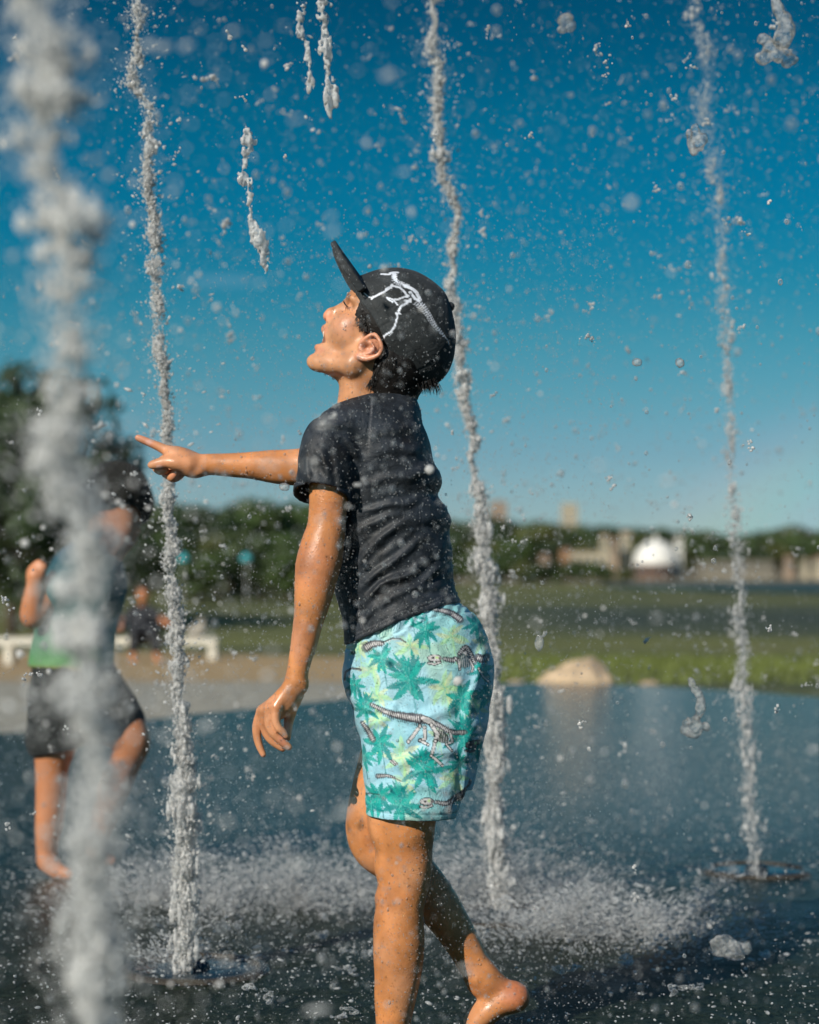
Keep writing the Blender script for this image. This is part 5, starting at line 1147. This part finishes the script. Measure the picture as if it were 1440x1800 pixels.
def jet(label, path, d, nlump, ndrop, seed, core=1.0, mt=None, h=.0032, rs=1.0, gap=0.0, spray=1.0, name='water_jet', nozzle=True):
    """path rows: px, py, half-width px (from top to bottom)"""
    rg = np.random.default_rng(seed); P = spline(np.array(path, float), 8); n = len(P); k = d / F
    seg = np.r_[0, np.cumsum(np.hypot(*np.diff(P[:, :2], axis=0).T))]; L = seg[-1]
    lo = PX(P[:, 0].min() - 60, P[:, 1].max() + 40, d); hi = PX(P[:, 0].max() + 60, P[:, 1].min() - 40, d)
    lo = np.array((lo[0], d - .09 * rs, lo[2])); hi = np.array((hi[0], d + .09 * rs, hi[2]))
    f = Field(lo, hi, h)
    t = np.sort(rg.uniform(0, 1, nlump)); at = t * L; x = np.interp(at, seg, P[:, 0]); y = np.interp(at, seg, P[:, 1]); w_ = np.interp(at, seg, P[:, 2])
    wander = np.array([vnoise(np.array([[a / 60., seed, 0]]), 1.0, seed)[0] for a in at])
    up = 1 - t                                # 1 at the top, 0 at the base
    nz1 = lambda v, s_, o_: vnoise(np.stack([v / s_, 0 * v + seed + o_, 0 * v], -1), 1.0, seed)
    def ragged(v, u): return np.clip(1 + u * (.75 * nz1(v, 22., 1.3) + .55 * nz1(v, 9., 4.1)), .3, 2.2), (1.1 * nz1(v, 34., 7.7) + .5 * nz1(v, 13., 9.9)) * u
    wm, wo_ = ragged(at, .35 + .65 * up); w_ = w_ * wm; x = x + wo_ * 9
    for i in range(nlump):
        if gap and vnoise(np.array([[at[i] / 40., 3.3, seed]]), 1.0, 5)[0] > .85 - 1.3 * gap * up[i]: continue
        g1, g2 = np.clip(rg.normal(0, .46, 2), -1.2, 1.2); c = PX(x[i] + g1 * w_[i] + wander[i] * w_[i] * .8 * up[i], y[i], d) + np.array((0, g2 * w_[i] * k, 0))
        r = w_[i] * k * rg.uniform(.12, .34) * core; el = rg.uniform(1, 2.4) * (1 + 1.5 * (1 - up[i]))
        if r < h * .7: r = h * .7
        f.ell(c, (r, r, min(r * el, .03)), k=r * .8)
    f.displace(lambda Q: -.0018 * rs * vnoise(Q, 110 / rs, 3) - .0018 * rs * vnoise(Q, 300 / rs, 4), .01)
    parts = [f.mesh(0)]
    if ndrop:
        t = rg.uniform(0, 1, ndrop); at = t * L; up2 = 1 - t; x = np.interp(at, seg, P[:, 0]); y = np.interp(at, seg, P[:, 1]); w_ = np.interp(at, seg, P[:, 2])
        wm, wo_ = ragged(at, .35 + .65 * up2); w_ = w_ * wm; x = x + wo_ * 9
        lap = np.where(rg.uniform(0, 1, ndrop) < .85, rg.normal(0, .5, ndrop), rg.laplace(0, 2.2 * spray, ndrop)) + .8 * up2 * vnoise(np.stack([at / 60., 0 * at + seed, 0 * at], -1), 1.0, seed); Q = np.array([PX(a, b, d) for a, b in zip(x + lap * w_, y + rg.normal(0, 8, ndrop))]); Q[:, 1] += rg.laplace(0, .8 * spray, ndrop) * w_ * k
        r = np.clip(rg.lognormal(math.log(.00088), .55, ndrop), .0004, .0038) * rs; st = np.stack([lap * .3, 0 * lap, np.full(ndrop, .7)], -1) * rg.uniform(0, 1, (ndrop, 1))
        thin = nz1(at, 30., 2.2) > .75 - .95 * up2; kp = (Q[:, 2] > .004) & (~thin | (rg.uniform(0, 1, ndrop) < .3)); parts.append(blobs(Q[kp], r[kp], rg, 1, .2, st[kp]))
    V, Fc = join(parts); b = PX(path[-1][0], path[-1][1], d); b[2] = max(0, b[2]) if nozzle else b[2]
    o = mesh_obj(name, V, Fc, mt or M_JET, None, tuple(b), loc=tuple(b)); tag(o, label, 'water jet' if nozzle else 'water', 'fountain jets' if nozzle else 'falling clumps of water')
    return o

def nozzle(px, py, label, r=.125):
    d = EYE * F / (py - HOR); x = (px - 720) / F * d; e = empty('fountain_nozzle', (x, d, 0), label, 'nozzle', 'fountain nozzles set in the plaza')
    st, n, l, p, _ = mat('nozzle_plate_steel', (0.02, 0.035, 0.045), .14); p.inputs['Metallic'].default_value = .2; tc = n.new('ShaderNodeTexCoord'); nz = noise_tex(n, l, tc, 26, 3, dist=1); bump(n, l, p, nz.outputs[0], .5, .006)
    rm, n, l, p, _ = mat('nozzle_rim_stone', (0.055, 0.046, 0.032), .2); tc = n.new('ShaderNodeTexCoord'); nz = noise_tex(n, l, tc, 60, 3); bump(n, l, p, nz.outputs[0], .8, .004)
    MB().lathe([(.002, .006), (r * .5, .006), (r * .93, .005), (r * .97, .003)], seg=64).build('plate', st, e, smooth=True)
    MB().lathe([(r * .97, .001), (r * .985, .009), (r * 1.05, .010), (r * 1.14, .006), (r * 1.17, .0015)], seg=64).build('rim', rm, e, smooth=True)
    MB().lathe([(.030, .006), (.028, .016), (.020, .020), (.016, .020)], seg=24).build('spout', st, e, smooth=True)

def build_water():
    jet('broad blurred jet closest to the camera at the left edge', [(30, -60, 40), (50, 60, 44), (72, 180, 46), (95, 290, 48), (88, 380, 62), (112, 480, 58), (128, 580, 30), (110, 690, 34), (100, 800, 42), (142, 880, 46), (160, 960, 52), (146, 1060, 56), (148, 1180, 54), (165, 1300, 46), (165, 1420, 48), (165, 1540, 56), (170, 1660, 50), (170, 1780, 36), (172, 1900, 34), (172, 2100, 30), (172, 2400, 26), (172, 2700, 22), (172, 3000, 20)], 1.36, 2600, 42000, 3, core=.44, h=.0025, rs=.75, gap=.62, spray=1.2, mt=M_NEARJET)
    jet('left sharp jet behind the pointing hand', [(240, -30, 8), (252, 30, 8), (236, 120, 7), (254, 190, 8), (262, 260, 11), (262, 330, 11), (272, 400, 9), (276, 470, 11), (280, 560, 8), (288, 640, 8), (292, 720, 9), (296, 800, 8), (300, 900, 10), (299, 1000, 11), (308, 1100, 12), (314, 1200, 13), (320, 1300, 18), (324, 1400, 21), (322, 1500, 20), (324, 1600, 21), (327, 1712, 19)], 3.81, 4500, 30000, 5, core=.55, h=.0022, gap=.32, spray=.8)
    jet('middle jet rising behind the back of the boy', [(758, -30, 9), (764, 40, 10), (760, 100, 8), (774, 150, 8), (766, 200, 8), (774, 240, 8), (784, 300, 10), (800, 370, 7), (794, 430, 9), (800, 490, 8), (808, 560, 9), (812, 640, 12), (824, 720, 11), (830, 800, 10), (838, 880, 11), (850, 960, 13), (858, 1040, 15), (858, 1120, 15), (862, 1220, 19), (868, 1340, 17), (873, 1450, 17), (876, 1540, 17), (880, 1612, 16)], 4.45, 4500, 28000, 7, core=.55, h=.0024, gap=.15, spray=.85)
    jet('thin right jet standing alone over its blue nozzle disc', [(1225, -40, 16), (1238, 60, 14), (1245, 150, 15), (1252, 250, 17), (1262, 350, 12), (1270, 450, 12), (1276, 560, 10), (1280, 680, 10), (1284, 800, 9), (1290, 900, 10), (1297, 1000, 12), (1303, 1100, 13), (1308, 1200, 14), (1313, 1300, 15), (1318, 1400, 16), (1323, 1480, 17), (1328, 1545, 16)], 4.99, 700, 13000, 9, core=.5, h=.0028, gap=.8, spray=1.2)
    for lb, pts, d, nl, nd in (('ragged clump of water falling left of the middle jet near the top', [(560, -20, 8), (566, 30, 8), (572, 90, 10), (578, 140, 6), (582, 180, 14)], 3.5, 240, 60), ('short faint strand left of the ragged clump near the top', [(535, 10, 6), (534, 60, 5), (545, 130, 4), (552, 155, 13)], 3.6, 150, 40),
                               ('thin broken strand of water above and left of the cap', [(436, 230, 8), (430, 300, 7), (440, 330, 8), (444, 380, 4), (452, 410, 13), (462, 432, 10), (470, 470, 6)], 3.45, 260, 70)):
        jet(lb, pts, d, nl, nd, int(pts[0][0]), core=1.0, h=.0024, gap=.1, name='water_clump', nozzle=False)
    nozzle(342, 1706, 'round dark nozzle disc under the left jet'); nozzle(880, 1612, 'nozzle disc under the middle jet, veiled by splashes'); nozzle(1330, 1532, 'round blue nozzle disc under the right jet', .12)
    # drops in the air
    rg = np.random.default_rng(21); parts = []
    N = 150000; P = np.stack([rg.uniform(-1.7, 1.7, N), rg.uniform(.9, 6.4, N), rg.uniform(.02, 2.7, N)], -1)
    dens = .45 + .75 * vnoise(P, 2.2, 3) + .3 * vnoise(P, 7, 4) + .2; keep = rg.uniform(0, 1, N) < dens * (.45 + 1.1 * sstep(-.5, .6, vnoise(P, 1.1, 9))); P = P[keep]; near = P[:, 1] < 1.6; P = P[~near | (rg.uniform(0, 1, len(P)) < .25)]
    Pf = np.stack([rg.uniform(-.4, .4, 9000), rg.uniform(1.9, 2.6, 9000), rg.uniform(.1, 1.3, 9000)], -1); Pn = np.stack([rg.uniform(-.3, .3, 9000), rg.uniform(2.8, 3.08, 9000), rg.uniform(.1, 1.3, 9000)], -1); P = np.concatenate([P, Pf, Pn]); n = len(P); r = np.clip(rg.lognormal(math.log(.0007), .62, n), .0003, .0042); by = (P[:, 0] > -.65) & (P[:, 0] < .3) & (P[:, 1] > 2.55) & (P[:, 1] < 3.45) & (P[:, 2] < 1.45); r[by] = np.clip(r[by], .0003, .0009); parts.append(blobs(P, r, rg, 1, .08, np.stack([0 * r, 0 * r, rg.uniform(0, .4, n)], -1)))
    V, Fc = join(parts); o = mesh_obj('water_drops', V, Fc, M_DROP); tag(o, 'countless clear water drops hanging in the air around the boy', 'water drops', kind='stuff')
    n = 320; P = np.stack([rg.uniform(-.42, .42, n), rg.uniform(1.4, 2.45, n), rg.uniform(.35, 1.15, n)], -1); P[:n // 2, 0] = -.05 - .16 * P[:n // 2, 1] * rg.uniform(0, 1, n // 2) ** .6; V, Fc = blobs(P, np.clip(rg.lognormal(math.log(.0016), .35, n), .0008, .003), rg, 2, .1)
    o = mesh_obj('near_drops', V, Fc, M_BRIGHT); tag(o, 'glinting water drops close to the camera', 'water drops', kind='stuff')
    # ragged flecks
    N = 620; P = np.stack([rg.uniform(-1.3, 1.3, N), rg.uniform(2.2, 5.5, N), rg.uniform(.3, 2.4, N)], -1); Ps = []; rs_ = []
    for c in P:
        if -.55 < c[0] < .25 and 2.5 < c[1] < 3.45 and c[2] < 1.35: continue
        m_ = rg.integers(3, 16); q = c + np.cumsum(rg.normal(0, .0035, (m_, 3)), 0); Ps.append(q); rs_.append(rg.uniform(.0008, .0028, m_))
    Pc = np.concatenate(Ps); rc = np.concatenate(rs_); V, Fc = blobs(Pc, rc, rg, 2, .28); o = mesh_obj('water_flecks', V, Fc, M_JET); tag(o, 'ragged little flecks of water flying across the sky', 'water flecks', kind='stuff')
    # splashes low over the stone
    parts = []
    for px, py, sx, sy, n, hz in ((300, 1590, .26, .28, 11000, .05), (520, 1590, .34, .26, 13000, .055), (880, 1580, .28, .28, 15000, .06), (1010, 1640, .28, .26, 12000, .04), (1130, 1650, .3, .22, 5000, .035), (1265, 1600, .10, .14, 900, .05), (330, 1690, .16, .12, 1200, .03), (700, 1570, .2, .2, 2600, .04)):
        d = EYE * F / (py - HOR); x = (px - 720) / F * d; a = rg.uniform(0, 6.28, n); rad = np.abs(rg.normal(0, .62, n)) ; P = np.stack([x + sx * rad * np.cos(a) , d + 1.25 * sy * rad * np.sin(a), np.abs(rg.normal(0, 1.25, n)) * hz * np.exp(-rad * .5) + .002], -1)
        P[:, :2] += .05 * np.stack([vnoise(P, 11, 5), vnoise(P, 11, 6)], -1); r = np.clip(rg.lognormal(math.log(.0008), .5, n), .0003, .003)
        st = np.stack([np.cos(a) * 1.2, np.sin(a) * 1.2, .6 - rad * .3], -1) * rg.uniform(.4, 2.8, (n, 1)); parts.append(blobs(P, r, rg, 1, .1, st))
    N = 36000; P = np.stack([rg.uniform(-2.2, 2.2, N), 2.6 + 7 * rg.uniform(0, 1, N) ** 1.3, np.abs(rg.normal(0, .03, N)) + .002], -1); r = np.clip(rg.lognormal(math.log(.0009), .5, N), .0004, .0032); parts.append(blobs(P, r, rg, 1, .2, rg.normal(0, .8, (N, 3)) * np.array((1, 1, .3))))
    V, Fc = join(parts); o = mesh_obj('water_splash', V, Fc, M_SPRAY); tag(o, 'low spray splashing over the dark wet stone', 'splash', kind='stuff')
    # thin twisting strings of splash on the stone
    f = None; parts = []
    for px, py in ((470, 1775), (600, 1785), (590, 1712), (565, 1600), (570, 1625), (540, 1655), (1080, 1700), (990, 1720), (1180, 1760), (420, 1640), (650, 1690), (1350, 1690)):
        d = EYE * F / (py - HOR); x = (px - 720) / F * d; q = np.cumsum(np.vstack([[x, d, .012], rg.normal(0, .006, (16, 3)) * np.array((1.6, 1, .5))]), 0); q[:, 2] = np.clip(q[:, 2], .003, .04); q = spline(q, 4); parts.append(strand(q, rg.uniform(.0010, .0030, len(q)), .0011))
    V, Fc = join(parts); o = mesh_obj('splash_strings', V, Fc, M_DROP); tag(o, 'thin twisting strings of splashed water on the stone', 'splash', kind='stuff')
    # single large drops one can point at
    G = 'large single drops in the air'
    for lb, px, py, d, rx, rz, tail in (('largest flattened drop with a ragged tail, top right corner', 1370, 92, 2.75, 33, 26, 1), ('wide flat drop low over the stone at the lower right', 1280, 1664, 2.75, 37, 22, 0), ('lumpy drop above the plaza right of the shorts', 1222, 1275, 2.8, 20, 22, 1), ('knobbly drop beside the right jet at mid sky', 1224, 248, 2.9, 20, 26, 0),
                                         ('round fuzzy drop at the top right of centre', 995, 38, 2.6, 16, 16, 0), ('bright oval drop left of the left jet', 233, 395, 2.1, 5, 6, 0), ('orange glinting drop at the upper left', 465, 112, 2.1, 6, 7, 0), ('bright round drop at the left edge before the child', 44, 955, 2.0, 7, 7, 0), ('pale drop crossing the near upper arm', 500, 856, 2.95, 9, 7, 0),
                                         ('pale drop before the back of the shirt', 755, 825, 2.5, 8, 8, 0), ('round drop at the left edge below the child', 35, 1150, 2.05, 7, 7, 0), ('pale drop before the printed shorts', 805, 1197, 2.5, 8, 8, 0), ('drop at the right of the cap top', 650, 468, 2.75, 4, 4, 0), ('knobbly drop at the right above the horizon', 1120, 637, 3.0, 9, 7, 0), ('twin drop right of the knobbly drop', 1195, 638, 3.0, 8, 8, 0), ('drop over the grass left of the boulder', 948, 1130, 2.9, 8, 14, 1)):
        k = d / F; T, Fc = ICO[3]; c = PX(px, py, d); s_ = rg.integers(1, 999); V = T * (1 + .16 * vnoise(T, 1.6, s_) + .08 * vnoise(T, 4, s_ + 1))[:, None] * np.array((rx * k, min(rx, rz) * k * .7, rz * k)); V = V * (1 + .07 * vnoise(T, 9, s_ + 2) * (rx > 12))[:, None]; pr = [(V + c, Fc)]
        if rx > 12:
            fd = Field(c - .045, c + np.array((.045, .045, .045)), .0011)
            for _ in range(16):
                o3 = rg.normal(0, .42, 3); a3 = rg.uniform(.28, .5); fd.ell(c + o3 * np.array((rx, min(rx, rz) * .6, rz)) * k, (a3 * rx * k, a3 * min(rx, rz) * k * .8, a3 * rz * k), k=.004)
            fd.displace(lambda Q: -.0012 * vnoise(Q, 170, 3) - .0007 * vnoise(Q, 420, 5), .008); pr = [fd.mesh(1)]
        if tail:
            n = 34; tt = np.linspace(0, 1, n); q = np.stack([c[0] + k * (rx * .1 + 10 * np.sin(tt * 5)), np.full(n, d), c[2] + k * (rz * .6 + tt * rz * 3.2)], -1) + rg.normal(0, .0012, (n, 3)); pr.append(strand(q, k * rx * (.36 - .2 * tt) * rg.uniform(.5, 1.1, n), .0012))
        V, Fc = join(pr); o = mesh_obj('water_drop', V, Fc, M_BIG if rx > 12 or d > 2.6 else M_BRIGHT, None, tuple(c), loc=tuple(c)); tag(o, lb, 'water drop', G)
M_BRIGHT = water_mat('glint_white_drop', .85, (0.97, 0.95, 0.92), .05, clear='air')  # whiter copy of the drop water, sun glint put into the colour

build_ground(); build_trees(); build_far(); build_people(); build_boy(); build_water()
